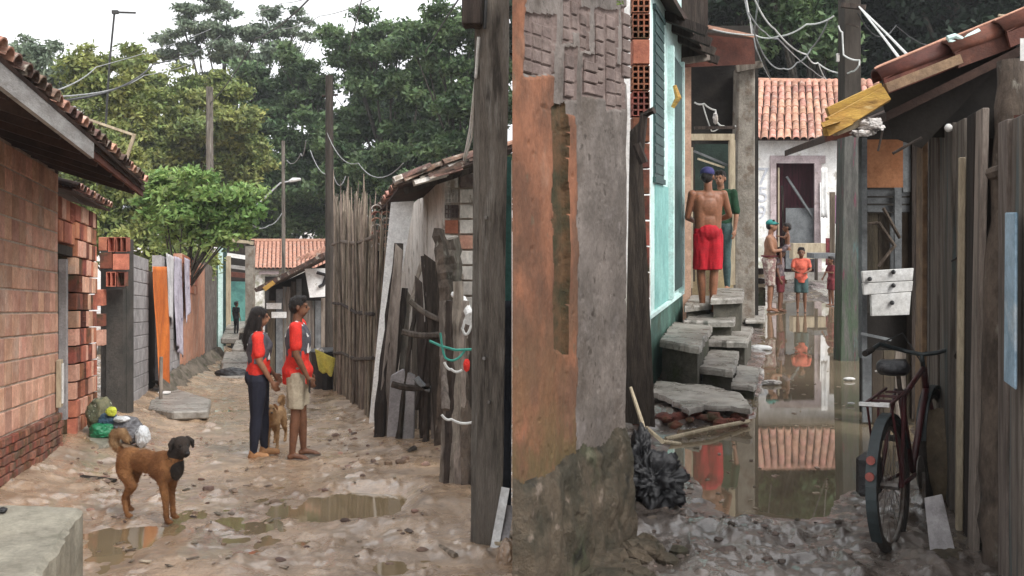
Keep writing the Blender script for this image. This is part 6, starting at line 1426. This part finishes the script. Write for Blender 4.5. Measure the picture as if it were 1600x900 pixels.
# roof: deck + big tiles on the verge
b = MB(); p = [at(1385,175,5.2),at(1720,10,4.9),at(1720,10,4.9)+Vector((.8,3.2,.1)),at(1385,175,5.2)+Vector((.3,3.0,.0))]
b.hexa([q-Vector((0,0,.05)) for q in p]+p); b.build('roof_deck', K['soffit'], SD)
b = MB(); b.hexa([at(1395,215,5.3),at(1440,232,5.3),at(1440,232,5.33),at(1395,215,5.33),at(1375,150,5.25),at(1600,60,5.1),at(1600,60,5.13),at(1375,150,5.28)])
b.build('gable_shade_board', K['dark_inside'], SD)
b = MB(); b.hexa([at(1440,215,5.35),at(1640,215,5.3),at(1640,215,5.33),at(1440,215,5.38),at(1440,135,5.35),at(1640,40,5.3),at(1640,40,5.33),at(1440,135,5.38)]); b.build('gable_shade_panel', K['dark_inside'], SD)  # near-black panel painting in the shade under the lean-to roof
def bigtile(x0,y0_,x1,y1_,r,Yt,m='tile_red'):
    a = at(x0,y0_,Yt); c = at(x1,y1_,Yt); d = (c-a).normalized(); b = MB(); nseg = 10; vs = []; fs = []
    up = Vector((0,0,1)); up = (up-d*up.dot(d)).normalized(); sd_ = Vector((0,1,0))
    for p,rad in ((a,r),(c,r*1.12)):
        for rr_ in (rad, rad-.014):
            for k in range(nseg+1):
                t = math.pi*k/nseg; vs.append(p-sd_*math.cos(t)*rr_+up*math.sin(t)*rr_*1.0)
    n = nseg+1
    for k in range(nseg): fs += [(k,k+1,2*n+k+1,2*n+k),(n+k+1,n+k,3*n+k,3*n+k+1),(k+1,k,n+k,n+k+1),(2*n+k,2*n+k+1,3*n+k+1,3*n+k)]
    fs += [(0,2*n,3*n,n),(nseg,n+nseg,3*n+nseg,2*n+nseg)]
    b.add(vs, fs); b.build('roof_tile', K[m], SD, smooth=True)
    b = MB(); b.tube([a+up*r*.98-Vector((0,.02,0)), c+up*r*1.10-Vector((0,.02,0))], .007, 5); b.build('tile_top_highlight', K['tile_edge'], SD)  # pale strip painting the bright top edge onto the tile
    b = MB(); lo = -up*.06; b.hexa([a+lo+Vector((0,-r,-.02)),c+lo+Vector((0,-r,-.02)),c+lo+Vector((0,-r+.02,-.02)),a+lo+Vector((0,-r+.02,-.02)),a+Vector((0,-r,.01)),c+Vector((0,-r,.01)),c+Vector((0,-r+.02,.01)),a+Vector((0,-r+.02,.01))]); b.build('tile_lip', K[m], SD)
bigtile(1372,128,1484,84,.075,5.2); bigtile(1480,88,1566,56,.085,5.15); bigtile(1560,56,1680,8,.085,5.1)
for r in range(1, 5):
    for (x0,y0_,x1,y1_) in ((1372,128,1484,84),(1480,88,1566,56),(1560,56,1680,8)):
        bigtile(x0+r*3,y0_-r*1.5,x1+r*3,y1_-r*1.5,.08,5.2+r*.19)
b = MB(); b.beam(at(1384,138,5.05), at(1500,92,5.05), .04, .05, side=(0,1,0)); b.build('verge_batten', K['amber_brown'], SD)
for k,(x0,y0_,x1,y1_,w,Yk) in enumerate(((1296,196,1384,146,.085,5.0),(1293,176,1376,138,.05,5.12),(1288,206,1330,188,.045,4.95),(1304,210,1345,192,.03,5.05),(1284,198,1312,186,.022,4.9))):
    b = MB(); b.beam(at(x0,y0_,Yk), at(x1,y1_,Yk), .05, w, side=(0,1,0), jit=.008); b.build('rafter_end', K['amber' if k != 3 else 'pale_wood'], SD)
b = MB(); b.beam(at(1290,215,5.6), at(1330,205,5.6), .05, .05); b.build('dark_rafter_end', K['rust'], SD)
clump('rag', at(1362,196,5.0), .05, K['rag'], 'black and white rag stuffed under the yellow rafter ends', 'rag', (1.3,.7,.8), seed=95, folds=.3)
clump('rag', at(1345,208,4.98), .035, K['rag'], 'lower end of pale rag hanging under the yellow rafters', 'rag', (1.5,.6,.5), seed=96, folds=.3)
b = MB(); b.tube([at(1380,200,5.05),at(1372,236,5.05)], .006, 5); b.tube([at(1440,215,5.05),at(1395,240,5.05)], .008, 5); b.build('dangling_twigs', K['wood_dark'], label='dark twigs dangling from the lean-to roof edge', cat='twigs')
clump('hole_light_spot', at(1482,200,5.0), .02, K['white_paint'], 'white blob standing in for light through a hole under the lean-to roof', 'knob', (1,1,1.1), seed=97, folds=.02)  # solid white blob in place of daylight showing through a hole
b = MB(); b.tube(rope([at(1480,60,5.1),at(1492,56,5.1),at(1505,62,5.1),at(1515,56,5.1),at(1530,48,5.1)],0,4), .014, 7); b.tube(rope([at(1482,64,5.1),at(1496,66,5.1),at(1510,62,5.1)],0,4), .010, 6); b.build('teal_strap', K['mint'], label='pale teal sandal or strap lying on the red roof tiles', cat='strap')
b = MB(); b.tube([at(1560,24,5.1), at(1580,26,5.1)], .008, 6); b.build('thin_stick', K['pale_wood'], label='thin pale stick on the upper red tile', cat='stick')
for k,(x0,y0_,x1,y1_) in enumerate(((1485,402,1525,392),)):
    b = MB(); b.tube(rope([at(1487,408,5.05),at(1500,400,5.0),at(1514,388,4.95),at(1524,396,4.9)],0,4), .006, 5); b.build('cord', K['cable_dark'], SD)
q = Rg(1470,868,.02)
b = MB(); b.hexa([at(1456,888,4.42),at(1500,893,4.42),at(1500,893,4.45),at(1456,888,4.45),at(1444,778,4.6),at(1472,772,4.6),at(1472,772,4.63),at(1444,778,4.63)]); b.build('grey_plank', K['block_grey'], label='short grey plank propped behind the bicycle', cat='plank', bevel=.003)
clump('dirt_mound', Rg(1478,880,.0), .13, K['panel_brown'], 'dark mound of earth at the foot of the corner post', 'mound', (1.3,1,.5), seed=99)
clump('sack', at(1466,720,5.35), .22, K['sack'], 'tall brown sack standing behind the bicycle', 'sack', (.55,.7,1.35), seed=100, folds=.06)
# --- bicycle
def bicycle():
    rb = Rg(1396,860); rb.z = .01; hd = Vector((math.sin(R(35)), math.cos(R(35)), 0)); 
    T = thing('bicycle', 'old dark red bicycle seen from behind, leaning beside the plank wall', 'bicycle', rb)
    lean = Matrix.Rotation(R(-3), 3, hd); sdv = hd.cross(Vector((0,0,1))).normalized(); o = rb
    P = lambda x, y, z: o+lean@(hd*x*.97+sdv*y*.8+Vector((0,0,z*.97)))
    rw = .31
    def wheel(cx):
        b = MB(); ring = [P(cx+math.cos(a)*rw, 0, rw+math.sin(a)*rw) for a in np.linspace(0, 2*math.pi, 33)]; b.tube(ring, .022, 8, cap=False); ty = b.build('tyre', K['rubber'], T, smooth=True)
        b = MB(); ring = [P(cx+math.cos(a)*(rw-.03), 0, rw+math.sin(a)*(rw-.03)) for a in np.linspace(0, 2*math.pi, 33)]; b.tube(ring, .011, 6, cap=False); b.build('rim', K['metal'], T, smooth=True)
        b = MB()
        for k in range(20): a = 2*math.pi*k/20; b.tube([P(cx, (.02 if k%2 else -.02), rw), P(cx+math.cos(a+.15)*(rw-.035), 0, rw+math.sin(a+.15)*(rw-.035))], .0016, 4)
        b.tube([P(cx,-.05,rw), P(cx,.05,rw)], .02, 8); b.build('spokes', K['metal'], T)
    wheel(rw*.0); wheel(1.03)
    b = MB(); ring = [P(math.cos(a)*(rw+.04), 0, rw+math.sin(a)*(rw+.04)) for a in np.linspace(R(20), R(215), 22)]
    for a, c in zip(ring[:-1], ring[1:]): b.beam(a, c, .048, .006, side=sdv)
    fe = b.build('rear_fender', K['bike_dark'], T)
    b = MB(); ring = [P(1.03+math.cos(a)*(rw+.035), 0, rw+math.sin(a)*(rw+.035)) for a in np.linspace(R(20), R(165), 16)]
    for a, c in zip(ring[:-1], ring[1:]): b.beam(a, c, .055, .006, side=sdv)
    b.build('front_fender', K['bike_dark'], T)
    for ang in (149, 161):
        a = R(ang); b = MB(); c = P(math.cos(a)*(rw+.055), 0, rw+math.sin(a)*(rw+.055)); b.tube([c, c+lean@(-hd*.012)], .020, 12); b.build('reflector', K['reflector'], T)
    b = MB(); bbk = P(.46,0,.28); seat_t = P(.30,0,.74); hd_t = P(.86,0,.78); hd_b = P(.90,0,.66)
    b.tube([bbk, seat_t], .016, 8); b.tube([seat_t.lerp(bbk,.12), hd_t], .014, 8); b.tube([bbk, hd_b], .018, 8); b.tube([hd_b, hd_t], .019, 8)
    for sx in (-1, 1): b.tube([P(0,sx*.06,rw), P(.42,sx*.04,.28)], .010, 6); b.tube([P(0,sx*.06,rw), P(.31,sx*.03,.74)], .010, 6); b.tube([hd_b, P(1.03,sx*.055,rw)], .012, 6)
    b.build('frame', K['bike_red'], T, smooth=True)
    b = MB(); b.tube([seat_t, P(.28,0,.83)], .012, 8); b.build('seat_post', K['metal'], T)
    tfm_ = lambda v: P(v[0], v[1], v[2])
    remesh_blob('saddle', [('e',(.20,0,.865),(.10,.10,.04)),('c',(.22,0,.865),(.42,0,.865),.045,.022),('c',(.18,-.06,.87),(.18,.06,.87),.042,.042)], tfm_, .007, K['black_plastic'], T, 2)
    b = MB(); stem = P(.84,0,.86); b.tube([hd_t, stem], .013, 8)
    pts = [P(.66,-.28,.90),P(.78,-.26,.92),P(.87,-.10,.87),stem,P(.87,.10,.87),P(.78,.26,.92),P(.66,.28,.90)]; b.tube(rope(pts,0,3), .012, 8); b.build('handlebar', K['bike_dark'], T, smooth=True)
    for sx in (-1, 1): b = MB(); b.tube([P(.56,sx*.29,.89), P(.68,sx*.28,.90)], .017, 8); b.build('grip', K['rubber'], T)
    b = MB(); b.beam(P(-.20,-.07,.735), P(.26,-.07,.75), .01, .01); b.beam(P(-.20,.07,.735), P(.26,.07,.75), .01, .01)
    for x in (-.2,-.05,.1,.24): b.beam(P(x,-.07,.735), P(x,.07,.735), .012, .012)
    for sx in (-1, 1): b.tube([P(-.12,sx*.07,.735), P(0,sx*.075,rw)], .006, 6); b.tube([P(.1,sx*.07,.735), P(0,sx*.075,rw)], .006, 6)
    b.build('rack', K['bike_red'], T); b = MB(); b.beam(P(-.205,-.085,.742), P(-.205,.085,.742), .02, .016); b.build('rack_bar', K['white_paint'], T)
    b = MB(); c = P(.46,0,.28); b.tube([P(.46,.05,.28), P(.46,.056,.28)], .085, 18); b.build('chain_ring', K['metal'], T)
    for sx, dz in ((1,-.16),(-1,.16)):
        b = MB(); b.tube([P(.46,sx*.07,.28), P(.46+dz*.3,sx*.08,.28+dz)], .009, 6); ck = b.build('crank', K['metal'], T); b = MB(); b.box(P(.46+dz*.3,sx*.13,.28+dz), (.09,.06,.022), M=lean@Matrix.Rotation(-R(37),3,'Z')); b.build('pedal', K['rubber'], T)
    b = MB(); b.box(P(-.03,-.11,.36), (.10,.12,.20), M=Matrix.Rotation(-R(37),3,'Z')); b.build('side_bag', K['black_plastic'], T, bevel=.02)
    b = MB(); b.tube(rope([P(.78,-.26,.92),P(.95,-.15,.97),P(.95,0,.75)],0,4), .004, 5); b.build('brake_cable', K['cable_dark'], T)
bicycle()
b = MB(); rr = random.Random(91)
for k in range(120):
    px = rr.uniform(1080,1320); py = rr.uniform(500,800); q = Rg(px,py)
    if float(sdist(np.array([q.x]), np.array([q.y]), poly)[0]) > -.03 or (rr.random() < .5 and float(sdist(np.array([q.x]), np.array([q.y]), poly)[0]) < -.25): continue
    a = rr.uniform(0,3); s = rr.uniform(.006,.022); b.box((q.x,q.y,.003), (s*1.8,s,.004), rz=a)
b.build('floating_scraps', K['litter'], kind='stuff', label='leaves and scraps floating on the puddle', cat='litter')
# --- people on the right
f0 = Rg(1106,489,.5); f0.z = .5
figure('shirtless man in red shorts and blue cap on the step, back turned', f0, 1.68, R(6),
   dict(skin='skinC', pants='red_shorts', leglen=.94, flare=.022, hair='short', cap='blue_cap', shoes=('sandal','sole'), fat=1.08, head=(.12,-.5),
        arms=dict(L=[(-.19,0,1.40),(-.235,.04,1.13),(-.10,.22,1.08)], R=[(.19,0,1.40),(.27,.02,1.15),(.13,.20,1.08)]),
        legs=dict(L=[(-.075,0,.90),(-.075,.03,.49),(-.055,.03,.09)], R=[(.075,0,.90),(.07,-.02,.49),(.04,-.05,.09)])))
f1 = at(1126,455,12.75)
figure('person in a dark green shirt half hidden in the doorway', f1, 1.60, R(150),
   dict(skin='skinA', shirt='green_shirt', pants='slate', leglen=2, hair='short', sleeve=.9))
def rp_(px, py): q = Rg(px, py); q.z = 0; return q
q = rp_(1203,487)
figure('adult in teal cap and patterned shorts holding a small child', q, 1.56, R(-112),
   dict(skin='skinA', pants='print_shorts', leglen=.98, flare=.012, hair='short', cap='teal_cap', fat=1.25, lean=.02, head=(.15,0), waist='maroon',
        arms=dict(L=[(-.18,0,1.38),(-.21,.10,1.16),(-.05,.26,1.20)], R=[(.18,0,1.38),(.22,.08,1.14),(.05,.27,1.17)])), vox=.012)
q2 = q+Vector((.27,-.10,.68))
figure('small child carried in the arms of the adult in the teal cap', q2, .80, R(75),
   dict(skin='skinB', pants='dark_print', leglen=.9, hair='short', child=1, arms=dict(L=[(-.17,0,1.38),(-.20,.12,1.25),(-.12,.3,1.3)], R=[(.17,0,1.38),(.2,.12,1.25),(.12,.3,1.3)]),
        legs=dict(L=[(-.09,0,.90),(-.16,.25,.75),(-.18,.22,.35)], R=[(.09,0,.90),(.16,.25,.75),(.18,.22,.35)])), vox=.02)
figure('child in dark patterned clothes standing close beside the adult in the teal cap', rp_(1219,487), 1.08, R(-120),
   dict(skin='skinB', shirt='dark_print', pants='maroon', leglen=.9, hair='short', child=.5), vox=.014)
figure('child in a coral shirt and dark shorts standing at the water', rp_(1252,488), 1.08, R(165),
   dict(skin='skinB', shirt='coral', shirt_long=1, pants='slate', leglen=.9, flare=.02, hair='short', child=.5, arms=dict(L=[(-.18,0,1.38),(-.24,.05,1.15),(-.12,.18,1.08)], R=[(.18,0,1.38),(.24,.05,1.15),(.14,.18,1.10)])), vox=.014)
figure('child in dark red clothes standing next to the timber pole', rp_(1299,478), .88, R(100),
   dict(skin='skinB', shirt='maroon', shirt_long=1, pants='maroon', leglen=.8, flare=.03, hair='short', child=.6, arms=dict(L=[(-.18,0,1.38),(-.24,.08,1.18),(-.16,.2,1.2)], R=[(.18,0,1.38),(.24,.08,1.18),(.2,.2,1.0)])), vox=.014)

# ---------------------------------------------------------------- thin rain haze
b = MB(); b.hexa([(-70,-8,-8),(70,-8,-8),(70,105,-8),(-70,105,-8),(-70,-8,26),(70,-8,26),(70,105,26),(-70,105,26)])
hz = bpy.data.materials.new('haze'); hz.use_nodes = True; hn = hz.node_tree; hn.nodes.clear()
ho_ = hn.nodes.new('ShaderNodeOutputMaterial'); pv = hn.nodes.new('ShaderNodeVolumePrincipled'); pv.inputs['Color'].default_value = (.93,.96,1,1)
pv.inputs['Density'].default_value = .0007; hn.links.new(pv.outputs[0], ho_.inputs['Volume'])
b.build('haze', hz, kind='stuff', label='thin rain haze in the air', cat='haze')
